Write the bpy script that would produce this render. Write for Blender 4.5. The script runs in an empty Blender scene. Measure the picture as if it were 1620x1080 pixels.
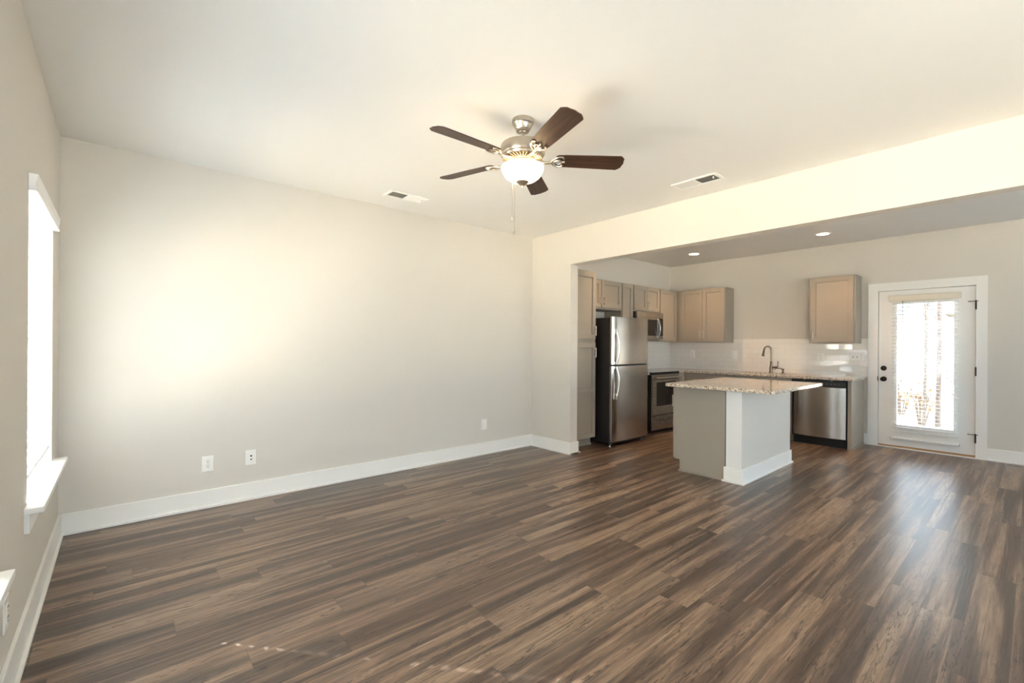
import bpy, bmesh, math, random
from math import radians as R, sin, cos, pi
from mathutils import Matrix, Vector

scene = bpy.context.scene
COL = scene.collection
random.seed(7)

# ------------------------------------------------------------------ camera
YAW, PITCH, ROLL, FPX = 0.8576, 0.0003, 0.0059, 715.46
fw = Vector((cos(YAW) * cos(PITCH), sin(YAW) * cos(PITCH), sin(PITCH)))
rt = Vector((sin(YAW), -cos(YAW), 0.0))
up = rt.cross(fw)
r2 = rt * cos(ROLL) + up * sin(ROLL)
u2 = up * cos(ROLL) - rt * sin(ROLL)
cam_data = bpy.data.cameras.new('camera')
cam = bpy.data.objects.new('camera', cam_data)
COL.objects.link(cam)
cam_data.sensor_width = 36.0
cam_data.lens = FPX / 1620.0 * 36.0
cam_data.shift_y = 5.416 / 1620.0
cam_data.clip_start = 0.02
cam.matrix_world = Matrix(((r2.x, u2.x, -fw.x, 0.0), (r2.y, u2.y, -fw.y, 0.0), (r2.z, u2.z, -fw.z, 1.30), (0, 0, 0, 1)))
scene.camera = cam

# ------------------------------------------------------------------ sky, daylight, exposure
SKY = 5.5
world = bpy.data.worlds.new('sky')
scene.world = world
world.use_nodes = True
bg = world.node_tree.nodes['Background']
bg.inputs[0].default_value = (0.72, 0.86, 1.0, 1)
bg.inputs[1].default_value = SKY
world.cycles.sampling_method = 'NONE'

vs = scene.view_settings
vs.view_transform = 'Standard'
vs.look = 'None'
vs.gamma = 1.0
vs.exposure = 0.66
vs.use_curve_mapping = False
scene.cycles.use_denoising = True
scene.cycles.max_bounces = 14
scene.cycles.diffuse_bounces = 8
scene.cycles.glossy_bounces = 6
scene.cycles.transparent_max_bounces = 16
scene.cycles.sample_clamp_indirect = 40.0


def daylight(name, loc, direction, sx, sz, power, color=(1, 0.985, 0.96)):
    """soft daylight arriving through one of the window openings"""
    ld = bpy.data.lights.new(name, 'AREA')
    ld.shape = 'RECTANGLE'
    ld.size, ld.size_y = sx, sz
    ld.energy = power
    ld.color = color
    o = bpy.data.objects.new(name, ld)
    o.location = loc
    o.rotation_euler = Vector(direction).to_track_quat('-Z', 'Y').to_euler()
    COL.objects.link(o)
    return o


XA, YB, XC, HL = -0.3143, 4.2887, 4.0506, 2.6866       # living room: window wall, blank wall, wall with the opening, ceiling
XD, YE, HK = 7.5787, 4.361, 2.7337                     # kitchen: far wall, cabinet wall, ceiling
YR = -3.0                                              # wall behind the camera
JW, YJ, HD = 0.1267, 3.619, 2.268                      # wide opening: wall depth, end, height

DAY = (0.87, 0.925, 1.0)
for nm, yy, pw in (('far', 3.43, 1.0), ('near', 1.55, 1.15), ('rear_added', -1.35, 0.35)):
    daylight('daylight_yard_' + nm, (XA - 0.62, yy, 0.22), (1, 0, 1.9), 1.3, 0.8, 80 * pw, DAY)            # bounce off sunlit ground outside; rear lamp belongs to the added window
daylight('daylight_front_windows', (1.2, YR - 0.45, 0.7), (0, 1, 1.3), 2.4, 1.6, 50, DAY)
daylight('daylight_dining_window', (5.9, YR - 0.35, 1.35), (0, 1, -0.1), 1.8, 1.7, 4, (0.78, 0.87, 1.0))
sun = bpy.data.lights.new('sun', 'SUN')
sun.energy = 350.0
sun.angle = R(0.53)
sun.color = (0.83, 0.905, 1.0)
sun_o = bpy.data.objects.new('sun', sun)
sun_o.rotation_euler = Vector((0.543, -0.626, -0.559)).to_track_quat('-Z', 'Y').to_euler()
COL.objects.link(sun_o)


# ------------------------------------------------------------------ materials
def srgb(r, g, b):
    def f(c):
        c /= 255.0
        return c / 12.92 if c <= 0.04045 else ((c + 0.055) / 1.055) ** 2.4
    return (f(r), f(g), f(b), 1.0)


class NT:
    """small node-tree helper"""
    def __init__(self, name):
        self.m = bpy.data.materials.new(name)
        self.m.use_nodes = True
        self.t = self.m.node_tree
        self.t.nodes.clear()
        self.out = self.n('ShaderNodeOutputMaterial')

    def n(self, typ, **kw):
        nd = self.t.nodes.new(typ)
        for k, v in kw.items():
            setattr(nd, k, v)
        return nd

    def put(self, sock, v):
        if hasattr(v, 'is_output') or isinstance(v, bpy.types.NodeSocket):
            self.t.links.new(v, sock)
        elif v is not None:
            sock.default_value = v

    def math(self, op, a, b=None, c=None):
        nd = self.n('ShaderNodeMath', operation=op)
        self.put(nd.inputs[0], a)
        if b is not None:
            self.put(nd.inputs[1], b)
        if c is not None:
            self.put(nd.inputs[2], c)
        return nd.outputs[0]

    def vec(self, x, y, z):
        nd = self.n('ShaderNodeCombineXYZ')
        for s, v in zip(nd.inputs, (x, y, z)):
            self.put(s, v)
        return nd.outputs[0]

    def noise(self, vec, scale=5.0, detail=3.0, rough=0.5, dist=0.0):
        nd = self.n('ShaderNodeTexNoise')
        if vec is not None:
            self.put(nd.inputs['Vector'], vec)
        nd.inputs['Scale'].default_value = scale
        nd.inputs['Detail'].default_value = detail
        nd.inputs['Roughness'].default_value = rough
        nd.inputs['Distortion'].default_value = dist
        return nd.outputs[0]

    def white(self, vec):
        nd = self.n('ShaderNodeTexWhiteNoise', noise_dimensions='3D')
        self.put(nd.inputs['Vector'], vec)
        return nd.outputs

    def ramp(self, fac, stops, interp='LINEAR'):
        nd = self.n('ShaderNodeValToRGB')
        cr = nd.color_ramp
        cr.interpolation = interp
        while len(cr.elements) < len(stops):
            cr.elements.new(0.5)
        for e, (p, c) in zip(cr.elements, stops):
            e.position = p
            e.color = c if len(c) == 4 else (*c, 1)
        self.put(nd.inputs[0], fac)
        return nd.outputs[0]

    def mix(self, fac, a, b, blend='MIX'):
        nd = self.n('ShaderNodeMix', data_type='RGBA', blend_type=blend)
        self.put(nd.inputs[0], fac)
        self.put(nd.inputs[6], a)
        self.put(nd.inputs[7], b)
        return nd.outputs[2]

    def bump(self, h, strength=0.2, dist=0.002, normal=None):
        nd = self.n('ShaderNodeBump')
        nd.inputs['Strength'].default_value = strength
        nd.inputs['Distance'].default_value = dist
        self.put(nd.inputs['Height'], h)
        if normal is not None:
            self.put(nd.inputs['Normal'], normal)
        return nd.outputs[0]

    def principled(self, color, rough=0.5, metal=0.0, normal=None, spec=0.5, **kw):
        p = self.n('ShaderNodeBsdfPrincipled')
        self.put(p.inputs['Base Color'], color)
        self.put(p.inputs['Roughness'], rough)
        self.put(p.inputs['Metallic'], metal)
        p.inputs['Specular IOR Level'].default_value = spec
        if normal is not None:
            self.put(p.inputs['Normal'], normal)
        for k, v in kw.items():
            self.put(p.inputs[k], v)
        self.t.links.new(p.outputs[0], self.out.inputs[0])
        return p

    def pos(self):
        g = self.n('ShaderNodeNewGeometry')
        s = self.n('ShaderNodeSeparateXYZ')
        self.t.links.new(g.outputs['Position'], s.inputs[0])
        return g.outputs['Position'], s.outputs[0], s.outputs[1], s.outputs[2], g.outputs['Normal']

    def obj(self):
        g = self.n('ShaderNodeTexCoord')
        s = self.n('ShaderNodeSeparateXYZ')
        self.t.links.new(g.outputs['Object'], s.inputs[0])
        return g.outputs['Object'], s.outputs[0], s.outputs[1], s.outputs[2]


def paint(name, col, rough=0.5, texture=0.05, scale=260.0, spec=0.35, var=0.02):
    k = NT(name)
    p, x, y, z, nrm = k.pos()
    n1 = k.noise(p, scale, 2.0)
    n2 = k.noise(p, 1.3, 2.0)
    c2 = tuple(max(0, c * (1 - var)) for c in col[:3]) + (1,)
    c = k.mix(n2, col, c2)
    k.principled(c, rough, normal=k.bump(n1, texture, 0.001) if texture else None, spec=spec)
    return k.m


def metal(name, col, rough=0.25, brushed=None, contrast=0.1):
    k = NT(name)
    p, x, y, z = k.obj()
    if brushed:
        s = {'x': (2, 140, 140), 'z': (140, 140, 2), 'y': (140, 2, 140)}[brushed]
        v = k.vec(k.math('MULTIPLY', x, s[0]), k.math('MULTIPLY', y, s[1]), k.math('MULTIPLY', z, s[2]))
        n1 = k.noise(v, 4.0, 3.0)
        r = k.math('MULTIPLY_ADD', n1, contrast, rough - contrast / 2)
        k.principled(col, r, 1.0, normal=k.bump(n1, 0.03, 0.0005))
    else:
        n1 = k.noise(p, 60.0, 2.0)
        k.principled(col, k.math('MULTIPLY_ADD', n1, 0.06, rough - 0.03), 1.0)
    return k.m


def plain(name, col, rough=0.5, spec=0.5, var=0.04, scale=30.0):
    k = NT(name)
    p, x, y, z = k.obj()
    n1 = k.noise(p, scale, 2.0)
    c2 = tuple(c * (1 - var) for c in col[:3]) + (1,)
    k.principled(k.mix(n1, col, c2), rough, spec=spec)
    return k.m


def emitter(name, col, strength, base=(0.9, 0.9, 0.88, 1)):
    k = NT(name)
    p, x, y, z = k.obj()
    n1 = k.noise(p, 8.0, 1.0)
    c = k.mix(n1, col, tuple(v * 0.97 for v in col[:3]) + (1,))
    pr = k.principled(base, 0.35)
    k.put(pr.inputs['Emission Color'], c)
    if name == 'lit_recessed_lens':
        k.m.cycles.emission_sampling = 'NONE'
    pr.inputs['Emission Strength'].default_value = strength
    return k.m


def glass_mat(name, tint=(0.97, 0.985, 0.98, 1), refl=0.9):
    k = NT(name)
    p, x, y, z = k.obj()
    n1 = k.noise(p, 2.0, 1.0)
    t = k.n('ShaderNodeBsdfTransparent')
    t.inputs[0].default_value = tint
    g = k.n('ShaderNodeBsdfGlossy')
    g.inputs['Roughness'].default_value = 0.01
    k.put(g.inputs['Normal'], k.bump(n1, 0.02, 0.001))
    f = k.n('ShaderNodeFresnel')
    f.inputs['IOR'].default_value = 1.45
    mx = k.n('ShaderNodeMixShader')
    k.put(mx.inputs[0], k.math('MULTIPLY', f.outputs[0], refl))
    k.t.links.new(t.outputs[0], mx.inputs[1])
    k.t.links.new(g.outputs[0], mx.inputs[2])
    k.t.links.new(mx.outputs[0], k.out.inputs[0])
    return k.m


def wood_floor():
    k = NT('plank_floor')
    p, x, y, z, nrm = k.pos()
    W, L = 0.152, 1.22
    yr = k.math('DIVIDE', k.math('ADD', y, 0.09 + 10 * W), W)
    row = k.math('FLOOR', yr)
    fy = k.math('SUBTRACT', yr, row)
    ro = k.white(k.vec(row, 3.7, 1.3))[0]
    xr = k.math('ADD', k.math('DIVIDE', x, L), k.math('MULTIPLY', ro, 7.0))
    colm = k.math('FLOOR', xr)
    fx = k.math('SUBTRACT', xr, colm)
    wn = k.white(k.vec(row, colm, 0.5))
    rnd = wn[0]
    sep = k.n('ShaderNodeSeparateColor')
    k.t.links.new(wn[1], sep.inputs[0])
    ra, rb, rc = sep.outputs
    ox = k.math('MULTIPLY', ra, 37.0)
    oy = k.math('MULTIPLY', rb, 53.0)

    def layer(fx_, fy_, detail, rough_, dist=0.0, sx=None, sy=None, w=None):
        v_ = k.vec(k.math('MULTIPLY_ADD', x, fx_, ox if sx is None else sx), k.math('MULTIPLY_ADD', y, fy_, oy if sy is None else sy), rnd if w is None else w)
        return k.noise(v_, 1.0, detail, rough_, dist)

    def centred(n, gain, add):
        return k.math('MULTIPLY_ADD', k.math('SUBTRACT', n, 0.5), gain, add)

    # broad bands of sapwood and heartwood that run along each plank, soft edged
    band = layer(0.65, 13.0, 1.5, 0.5, 0.25)
    wide = k.ramp(band, [(0.36, (0, 0, 0)), (0.46, (0.35, 0.35, 0.35)), (0.53, (0.75, 0.75, 0.75)), (0.64, (1, 1, 1))])
    # grain at three widths
    grain = layer(2.6, 42.0, 4.0, 0.62, 0.9, oy, ox)
    fine = layer(7.0, 170.0, 2.0, 0.6)
    streak = layer(1.1, 95.0, 2.0, 0.5, 0.3, oy, ox, rb)
    v = k.math('MULTIPLY_ADD', wide, 0.66, 0.12)
    v = centred(grain, 0.95, v)
    v = centred(fine, 0.60, v)
    v = centred(rnd, 0.16, v)
    base = k.ramp(v, [(0.0, srgb(54, 42, 35)), (0.25, srgb(78, 61, 50)), (0.5, srgb(104, 85, 71)), (0.75, srgb(142, 118, 97)), (1.0, srgb(170, 145, 120))])
    base = k.mix(k.math('MULTIPLY', k.ramp(rb, [(0.45, (0, 0, 0)), (1.0, (1, 1, 1))]), 0.26), base, srgb(116, 104, 92))
    base = k.mix(k.math('MULTIPLY', rc, 0.10), base, srgb(132, 88, 64))
    # pale and dark hair lines
    lt = k.ramp(streak, [(0.62, (0, 0, 0)), (0.70, (1, 1, 1))])
    base = k.mix(k.math('MULTIPLY', lt, 0.40), base, srgb(168, 142, 116))
    dk = k.ramp(streak, [(0.31, (1, 1, 1)), (0.39, (0, 0, 0))])
    base = k.mix(k.math('MULTIPLY', dk, 0.55), base, srgb(52, 39, 32))
    # clustered short dark checks along the grain
    vc = layer(10.0, 75.0, 3.0, 0.65, 1.2, oy, ox, rc)
    clus = k.ramp(layer(1.3, 9.0, 1.0, 0.5, 0.0, oy, ox, ra), [(0.40, (0, 0, 0)), (0.56, (1, 1, 1))])
    cr = k.ramp(vc, [(0.38, (1, 1, 1)), (0.45, (0, 0, 0))])
    base = k.mix(k.math('MULTIPLY', k.math('MULTIPLY', cr, clus), 0.75), base, srgb(48, 36, 30))
    # knots
    vo = k.n('ShaderNodeTexVoronoi', feature='F1')
    k.put(vo.inputs['Vector'], k.vec(k.math('ADD', k.math('MULTIPLY', x, 2.0), ox), k.math('ADD', k.math('MULTIPLY', y, 3.4), oy), 0.0))
    vo.inputs['Scale'].default_value = 1.0
    knot = k.ramp(k.math('MULTIPLY_ADD', grain, 0.05, vo.outputs['Distance']), [(0.045, (1, 1, 1)), (0.065, (0.35, 0.35, 0.35)), (0.10, (0, 0, 0))])
    base = k.mix(k.math('MULTIPLY', knot, 0.85), base, srgb(42, 31, 26))
    # plank seams
    ey = k.math('MULTIPLY', k.math('MINIMUM', fy, k.math('SUBTRACT', 1.0, fy)), W)
    ex = k.math('MULTIPLY', k.math('MINIMUM', fx, k.math('SUBTRACT', 1.0, fx)), L)
    seam = k.ramp(k.math('MULTIPLY', k.math('MINIMUM', ex, ey), 200.0), [(0.0, (1, 1, 1)), (0.4, (0, 0, 0))])
    base = k.mix(k.math('MULTIPLY', seam, 0.6), base, srgb(46, 36, 30))
    h = k.math('SUBTRACT', k.math('MULTIPLY_ADD', grain, 0.5, fine), k.math('MULTIPLY', seam, 1.5))
    rough = k.math('MULTIPLY_ADD', fine, 0.14, 0.24)
    k.principled(base, rough, normal=k.bump(h, 0.12, 0.002), spec=0.7)
    return k.m


def tile_wall():
    k = NT('glazed_subway_tile')
    p, x, y, z, nrm = k.pos()
    TW, TH = 0.1524, 0.0762
    v = k.math('DIVIDE', k.math('SUBTRACT', 1.417, z), TH)
    row = k.math('FLOOR', v)
    fv = k.math('SUBTRACT', v, row)
    par = k.math('MULTIPLY', k.math('MODULO', row, 2.0), 0.5)
    u = k.math('ADD', k.math('DIVIDE', k.math('ADD', x, y), TW), k.math('ADD', par, 0.12))
    colm = k.math('FLOOR', u)
    fu = k.math('SUBTRACT', u, colm)
    wn = k.white(k.vec(row, colm, 2.0))
    du = k.math('MULTIPLY', k.math('MINIMUM', fu, k.math('SUBTRACT', 1.0, fu)), TW)
    dv = k.math('MULTIPLY', k.math('MINIMUM', fv, k.math('SUBTRACT', 1.0, fv)), TH)
    d = k.math('MINIMUM', du, dv)
    grout = k.ramp(k.math('MULTIPLY', d, 100.0), [(0.08, (1, 1, 1)), (0.14, (0, 0, 0))])
    hgt = k.ramp(k.math('MULTIPLY', d, 100.0), [(0.06, (0, 0, 0)), (0.35, (1, 1, 1))])
    base = k.mix(grout, srgb(236, 232, 224), srgb(208, 202, 193))
    # every glazed tile sits at its own very small angle
    sub = k.n('ShaderNodeVectorMath', operation='SUBTRACT')
    k.t.links.new(wn[1], sub.inputs[0])
    sub.inputs[1].default_value = (0.5, 0.5, 0.5)
    sc = k.n('ShaderNodeVectorMath', operation='SCALE')
    k.t.links.new(sub.outputs[0], sc.inputs[0])
    sc.inputs['Scale'].default_value = 0.07
    ad = k.n('ShaderNodeVectorMath', operation='ADD')
    k.t.links.new(nrm, ad.inputs[0])
    k.t.links.new(sc.outputs[0], ad.inputs[1])
    nn = k.n('ShaderNodeVectorMath', operation='NORMALIZE')
    k.t.links.new(ad.outputs[0], nn.inputs[0])
    b = k.bump(hgt, 0.25, 0.002, nn.outputs[0])
    k.principled(base, k.math('MULTIPLY_ADD', grout, 0.5, 0.04), normal=b, spec=0.5)
    return k.m


def granite():
    k = NT('speckled_granite')
    p, x, y, z, nrm = k.pos()
    n1 = k.noise(p, 38.0, 4.0, 0.65)
    base = k.ramp(n1, [(0.30, srgb(120, 102, 84)), (0.43, srgb(186, 170, 148)), (0.55, srgb(214, 202, 184)), (0.72, srgb(236, 230, 218))])
    v1 = k.n('ShaderNodeTexVoronoi', feature='F1')
    k.put(v1.inputs['Vector'], p)
    v1.inputs['Scale'].default_value = 150.0
    v1.inputs['Randomness'].default_value = 1.0
    sp = k.n('ShaderNodeSeparateColor')
    k.t.links.new(v1.outputs['Color'], sp.inputs[0])
    dark = k.ramp(sp.outputs[0], [(0.80, (0, 0, 0)), (0.84, (1, 1, 1))])
    base = k.mix(k.math('MULTIPLY', dark, 0.8), base, srgb(60, 52, 46))
    lite = k.ramp(sp.outputs[1], [(0.80, (0, 0, 0)), (0.84, (1, 1, 1))])
    base = k.mix(k.math('MULTIPLY', lite, 0.7), base, srgb(240, 236, 228))
    n2 = k.noise(p, 16.0, 5.0, 0.7, 0.8)
    blot = k.ramp(n2, [(0.30, (1, 1, 1)), (0.38, (0, 0, 0))])
    base = k.mix(k.math('MULTIPLY', blot, 0.7), base, srgb(84, 72, 62))
    k.principled(base, 0.09, spec=0.55)
    return k.m


def blade_wood():
    k = NT('dark_walnut_blade')
    p, x, y, z = k.obj()
    v = k.vec(k.math('MULTIPLY', x, 3.0), k.math('MULTIPLY', y, 42.0), z)
    n = k.noise(v, 1.0, 5.0, 0.6, 0.8)
    c = k.ramp(n, [(0.25, srgb(36, 25, 19)), (0.5, srgb(64, 44, 33)), (0.75, srgb(92, 65, 48))])
    k.principled(c, 0.42, spec=0.4)
    return k.m


def bark():
    k = NT('tree_bark')
    p, x, y, z, nrm = k.pos()
    n = k.noise(k.vec(k.math('MULTIPLY', x, 14), k.math('MULTIPLY', y, 14), k.math('MULTIPLY', z, 3)), 1.0, 4.0)
    k.principled(k.ramp(n, [(0.3, srgb(100, 88, 82)), (0.7, srgb(148, 134, 126))]), 0.9)
    return k.m


def ground_mat():
    k = NT('leaf_litter_ground')
    p, x, y, z, nrm = k.pos()
    n = k.noise(p, 3.0, 6.0, 0.7)
    k.principled(k.ramp(n, [(0.3, srgb(120, 100, 78)), (0.6, srgb(160, 142, 116)), (0.8, srgb(190, 178, 158))]), 0.95)
    return k.m


def leaf_mat():
    k = NT('dry_russet_leaf')
    p, x, y, z, nrm = k.pos()
    n = k.noise(p, 4.0, 3.0)
    k.principled(k.ramp(n, [(0.35, srgb(140, 98, 72)), (0.65, srgb(186, 156, 104))]), 0.8)
    return k.m


M = {
    'wall': paint('greige_wall_paint', srgb(214, 209, 200), 0.75, 0.06, 320.0, 0.25),
    'ceil': paint('ceiling_paint', srgb(233, 232, 228), 0.9, 0.05, 200.0, 0.15),
    'trim': paint('white_trim_paint', srgb(237, 236, 232), 0.38, 0.0, 90.0, 0.4, 0.01),
    'floor': wood_floor(),
    'tile': tile_wall(),
    'granite': granite(),
    'cab': paint('greige_cabinet_paint', srgb(160, 151, 137), 0.42, 0.02, 200.0, 0.4, 0.02),
    'cab_in': plain('cabinet_underside', srgb(186, 172, 152), 0.6),
    'steel': metal('brushed_stainless', (0.52, 0.49, 0.45, 1), 0.24, 'z', 0.10),
    'steel_h': metal('brushed_stainless_across', (0.52, 0.49, 0.45, 1), 0.26, 'x', 0.10),
    'handle_steel': metal('polished_steel', (0.72, 0.70, 0.66, 1), 0.16),
    'nickel': metal('brushed_nickel', (0.52, 0.47, 0.40, 1), 0.30),
    'faucet': metal('warm_brushed_nickel', (0.22, 0.165, 0.115, 1), 0.24),
    'bronze': metal('oil_rubbed_bronze', (0.045, 0.036, 0.030, 1), 0.42),
    'blacksteel': plain('black_textured_enamel', srgb(32, 28, 26), 0.42, 0.45),
    'housedark': plain('dark_house_glass', (0.012, 0.012, 0.013, 1), 0.6),
    'blackgloss': plain('black_glass', (0.008, 0.008, 0.008, 1), 0.06, 0.6),
    'blackplastic': plain('black_plastic', (0.012, 0.012, 0.012, 1), 0.38, 0.5),
    'greyplastic': plain('grey_plastic', srgb(120, 114, 106), 0.5),
    'plastic': plain('white_plastic', srgb(240, 238, 232), 0.32, 0.5, 0.01),
    'hole': plain('dark_slot', (0.02, 0.018, 0.016, 1), 0.8),
    'ventback': plain('vent_dark_backing', srgb(92, 88, 78), 0.9),  # dark tone standing for the shade behind vent slots
    'blind': plain('white_blind_slat', srgb(243, 243, 243), 0.45, 0.4, 0.01),
    'valance': plain('cream_blind_valance', srgb(232, 222, 204), 0.5, 0.4, 0.01),
    'cord': plain('white_cord', srgb(225, 220, 210), 0.8),
    'blade': blade_wood(),
    'bladetop': plain('blade_edge', srgb(120, 98, 80), 0.5),
    'bowl': emitter('lit_frosted_bowl', (1.0, 0.68, 0.36, 1), 9.5),
    'lens': emitter('lit_recessed_lens', (1.0, 0.80, 0.55, 1), 14.0),
    'oak': plain('oak_threshold', srgb(176, 132, 82), 0.5, 0.4, 0.2, 60.0),
    'glass': glass_mat('window_glass'),
    'bark': bark(),
    'ground': ground_mat(),
    'leaf': leaf_mat(),
    'siding': plain('pale_siding', srgb(226, 222, 214), 0.8),
    'roof': plain('dark_shingles', (0.02, 0.02, 0.021, 1), 0.9, 0.2),
    'sinksteel': metal('sink_steel', (0.55, 0.53, 0.50, 1), 0.3),
}


# ------------------------------------------------------------------ mesh building
class MB:
    def __init__(self):
        self.bm = bmesh.new()

    def box(self, x0, x1, y0, y1, z0, z1, rot=None, about=None):
        vsx = [self.bm.verts.new((x, y, z)) for x in (x0, x1) for y in (y0, y1) for z in (z0, z1)]
        a = vsx
        for f in ((0, 1, 3, 2), (4, 6, 7, 5), (0, 4, 5, 1), (2, 3, 7, 6), (0, 2, 6, 4), (1, 5, 7, 3)):
            self.bm.faces.new([a[i] for i in f])
        if rot is not None:
            c = Vector(about if about else ((x0 + x1) / 2, (y0 + y1) / 2, (z0 + z1) / 2))
            for v in vsx:
                v.co = c + rot @ (v.co - c)
        return self

    def lathe(self, prof, cx=0.0, cy=0.0, z=0.0, seg=40, caps=True):
        """prof: list of (r, z)"""
        rings = []
        for r, h in prof:
            if r < 1e-6:
                rings.append([self.bm.verts.new((cx, cy, z + h))])
            else:
                rings.append([self.bm.verts.new((cx + r * cos(2 * pi * i / seg), cy + r * sin(2 * pi * i / seg), z + h)) for i in range(seg)])
        for a, b in zip(rings, rings[1:]):
            for i in range(seg):
                j = (i + 1) % seg
                if len(a) == 1 and len(b) == 1:
                    continue
                if len(a) == 1:
                    self.bm.faces.new((a[0], b[j], b[i]))
                elif len(b) == 1:
                    self.bm.faces.new((a[i], a[j], b[0]))
                else:
                    self.bm.faces.new((a[i], a[j], b[j], b[i]))
        if caps:
            for rg in (rings[0], rings[-1]):
                if len(rg) > 2:
                    try:
                        self.bm.faces.new(rg)
                    except ValueError:
                        pass
        return self

    def tube(self, pts, r, seg=12, caps=True):
        pts = [Vector(p) for p in pts]
        rr = r if isinstance(r, (list, tuple)) else [r] * len(pts)
        rings = []
        prev = None
        for i, p in enumerate(pts):
            if i == 0:
                t = pts[1] - pts[0]
            elif i == len(pts) - 1:
                t = pts[-1] - pts[-2]
            else:
                t = (pts[i + 1] - p).normalized() + (p - pts[i - 1]).normalized()
            t.normalize()
            if prev is None:
                a = Vector((0, 0, 1)) if abs(t.z) < 0.9 else Vector((1, 0, 0))
                n = t.cross(a).normalized()
            else:
                n = (prev - t * prev.dot(t)).normalized()
            prev = n
            b = t.cross(n)
            rings.append([self.bm.verts.new(p + (n * cos(2 * pi * k / seg) + b * sin(2 * pi * k / seg)) * rr[i]) for k in range(seg)])
        for a, b in zip(rings, rings[1:]):
            for i in range(seg):
                j = (i + 1) % seg
                self.bm.faces.new((a[i], a[j], b[j], b[i]))
        if caps:
            for rg in (rings[0], rings[-1]):
                self.bm.faces.new(rg)
        return self

    def prism(self, poly, axis, a, b, tf=None):
        """extrude a 2-D polygon along an axis: 'z' -> (x,y), 'y' -> (x,z), 'x' -> (y,z)"""
        def P(u, v, w):
            return {'z': (u, v, w), 'y': (u, w, v), 'x': (w, u, v)}[axis]
        A = [self.bm.verts.new(P(u, v, a)) for u, v in poly]
        B = [self.bm.verts.new(P(u, v, b)) for u, v in poly]
        if tf:
            for v in A + B:
                v.co = tf(v.co)
        n = len(poly)
        self.bm.faces.new(A)
        self.bm.faces.new(B)
        for i in range(n):
            j = (i + 1) % n
            self.bm.faces.new((A[i], A[j], B[j], B[i]))
        return self

    def ring_slab(self, outer, inner, z0, z1):
        """flat slab in plan with a rectangular/any hole; outer and inner have the same vertex count"""
        n = len(outer)
        vo0 = [self.bm.verts.new((*p, z0)) for p in outer]
        vo1 = [self.bm.verts.new((*p, z1)) for p in outer]
        vi0 = [self.bm.verts.new((*p, z0)) for p in inner]
        vi1 = [self.bm.verts.new((*p, z1)) for p in inner]
        for i in range(n):
            j = (i + 1) % n
            self.bm.faces.new((vo0[i], vo0[j], vo1[j], vo1[i]))
            self.bm.faces.new((vi0[i], vi0[j], vi1[j], vi1[i]))
            self.bm.faces.new((vo1[i], vo1[j], vi1[j], vi1[i]))
            self.bm.faces.new((vo0[i], vo0[j], vi0[j], vi0[i]))
        return self

    def build(self, name, mat, parent=None, bevel=0.0, seg=2, kind=None, label=None, smooth=38):
        bmesh.ops.recalc_face_normals(self.bm, faces=self.bm.faces[:])
        for f in self.bm.faces:
            f.smooth = True
        for e in self.bm.edges:
            if len(e.link_faces) == 2:
                if e.calc_face_angle(0.0) > R(smooth):
                    e.smooth = False
            else:
                e.smooth = False
        me = bpy.data.meshes.new(name)
        self.bm.to_mesh(me)
        self.bm.free()
        o = bpy.data.objects.new(name, me)
        COL.objects.link(o)
        me.materials.append(M[mat] if isinstance(mat, str) else mat)
        if parent is not None:
            o.parent = parent
        if bevel:
            m = o.modifiers.new('bevel', 'BEVEL')
            m.width = bevel
            m.segments = seg
            m.limit_method = 'ANGLE'
            m.angle_limit = R(40)
            m.harden_normals = True
        if kind:
            o['kind'] = kind
        if label:
            o['label'] = label
        return o


def tag(o, label, cat, group=None):
    o['label'] = label
    o['category'] = cat
    if group:
        o['group'] = group
    return o


def thing(name, label, cat, loc=(0, 0, 0), rz=0.0, group=None):
    o = bpy.data.objects.new(name, None)
    o.empty_display_size = 0.1
    COL.objects.link(o)
    o.location = loc
    o.rotation_euler = (0, 0, rz)
    return tag(o, label, cat, group)


def copy_thing(root, loc, rz, label):
    r = root.copy()
    COL.objects.link(r)
    r.location = loc
    r.rotation_euler = (0, 0, rz)
    r['label'] = label
    for ch in list(root.children):
        c = ch.copy()
        COL.objects.link(c)
        c.parent = r
        for g in list(ch.children):
            d = g.copy()
            COL.objects.link(d)
            d.parent = c
    return r


def structure(mb, name, mat, bevel=0.0, parent=None):
    return mb.build(name, mat, parent, bevel, kind='structure' if parent is None else None)


# ------------------------------------------------------------------ shell
TH = 0.15
structure(MB().box(XA - TH, XD + TH, YR - TH, YE + TH, -0.12, 0.0), 'floor', 'floor')
structure(MB().box(XA - TH, XC + JW, YR - TH, YB + 0.22, HL, HL + 0.12), 'ceiling', 'ceil')
structure(MB().box(XC + JW, XD + TH, YR - TH, YE + TH, HK, HK + 0.12), 'ceiling_kitchen', 'ceil')
structure(MB().box(XA - TH, XD + TH, YR - TH, YE + TH, HK + 0.14, 14.0), 'wall_added_shade_block', 'siding')  # unseen mass added above the rooms to shade the back yard
structure(MB().box(XA + 0.5, XD + TH, YE + TH + 0.01, 34.0, -0.35, 14.0), 'wall_added_shade_wing', 'siding')  # unseen mass added alongside to carry that shade across the yard

W1 = (2.95, 3.905)
W2 = (1.075, 2.03)
W_ADDED = (-1.85, -0.85)
WZ0, WZ1 = 0.553, 2.045


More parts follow.
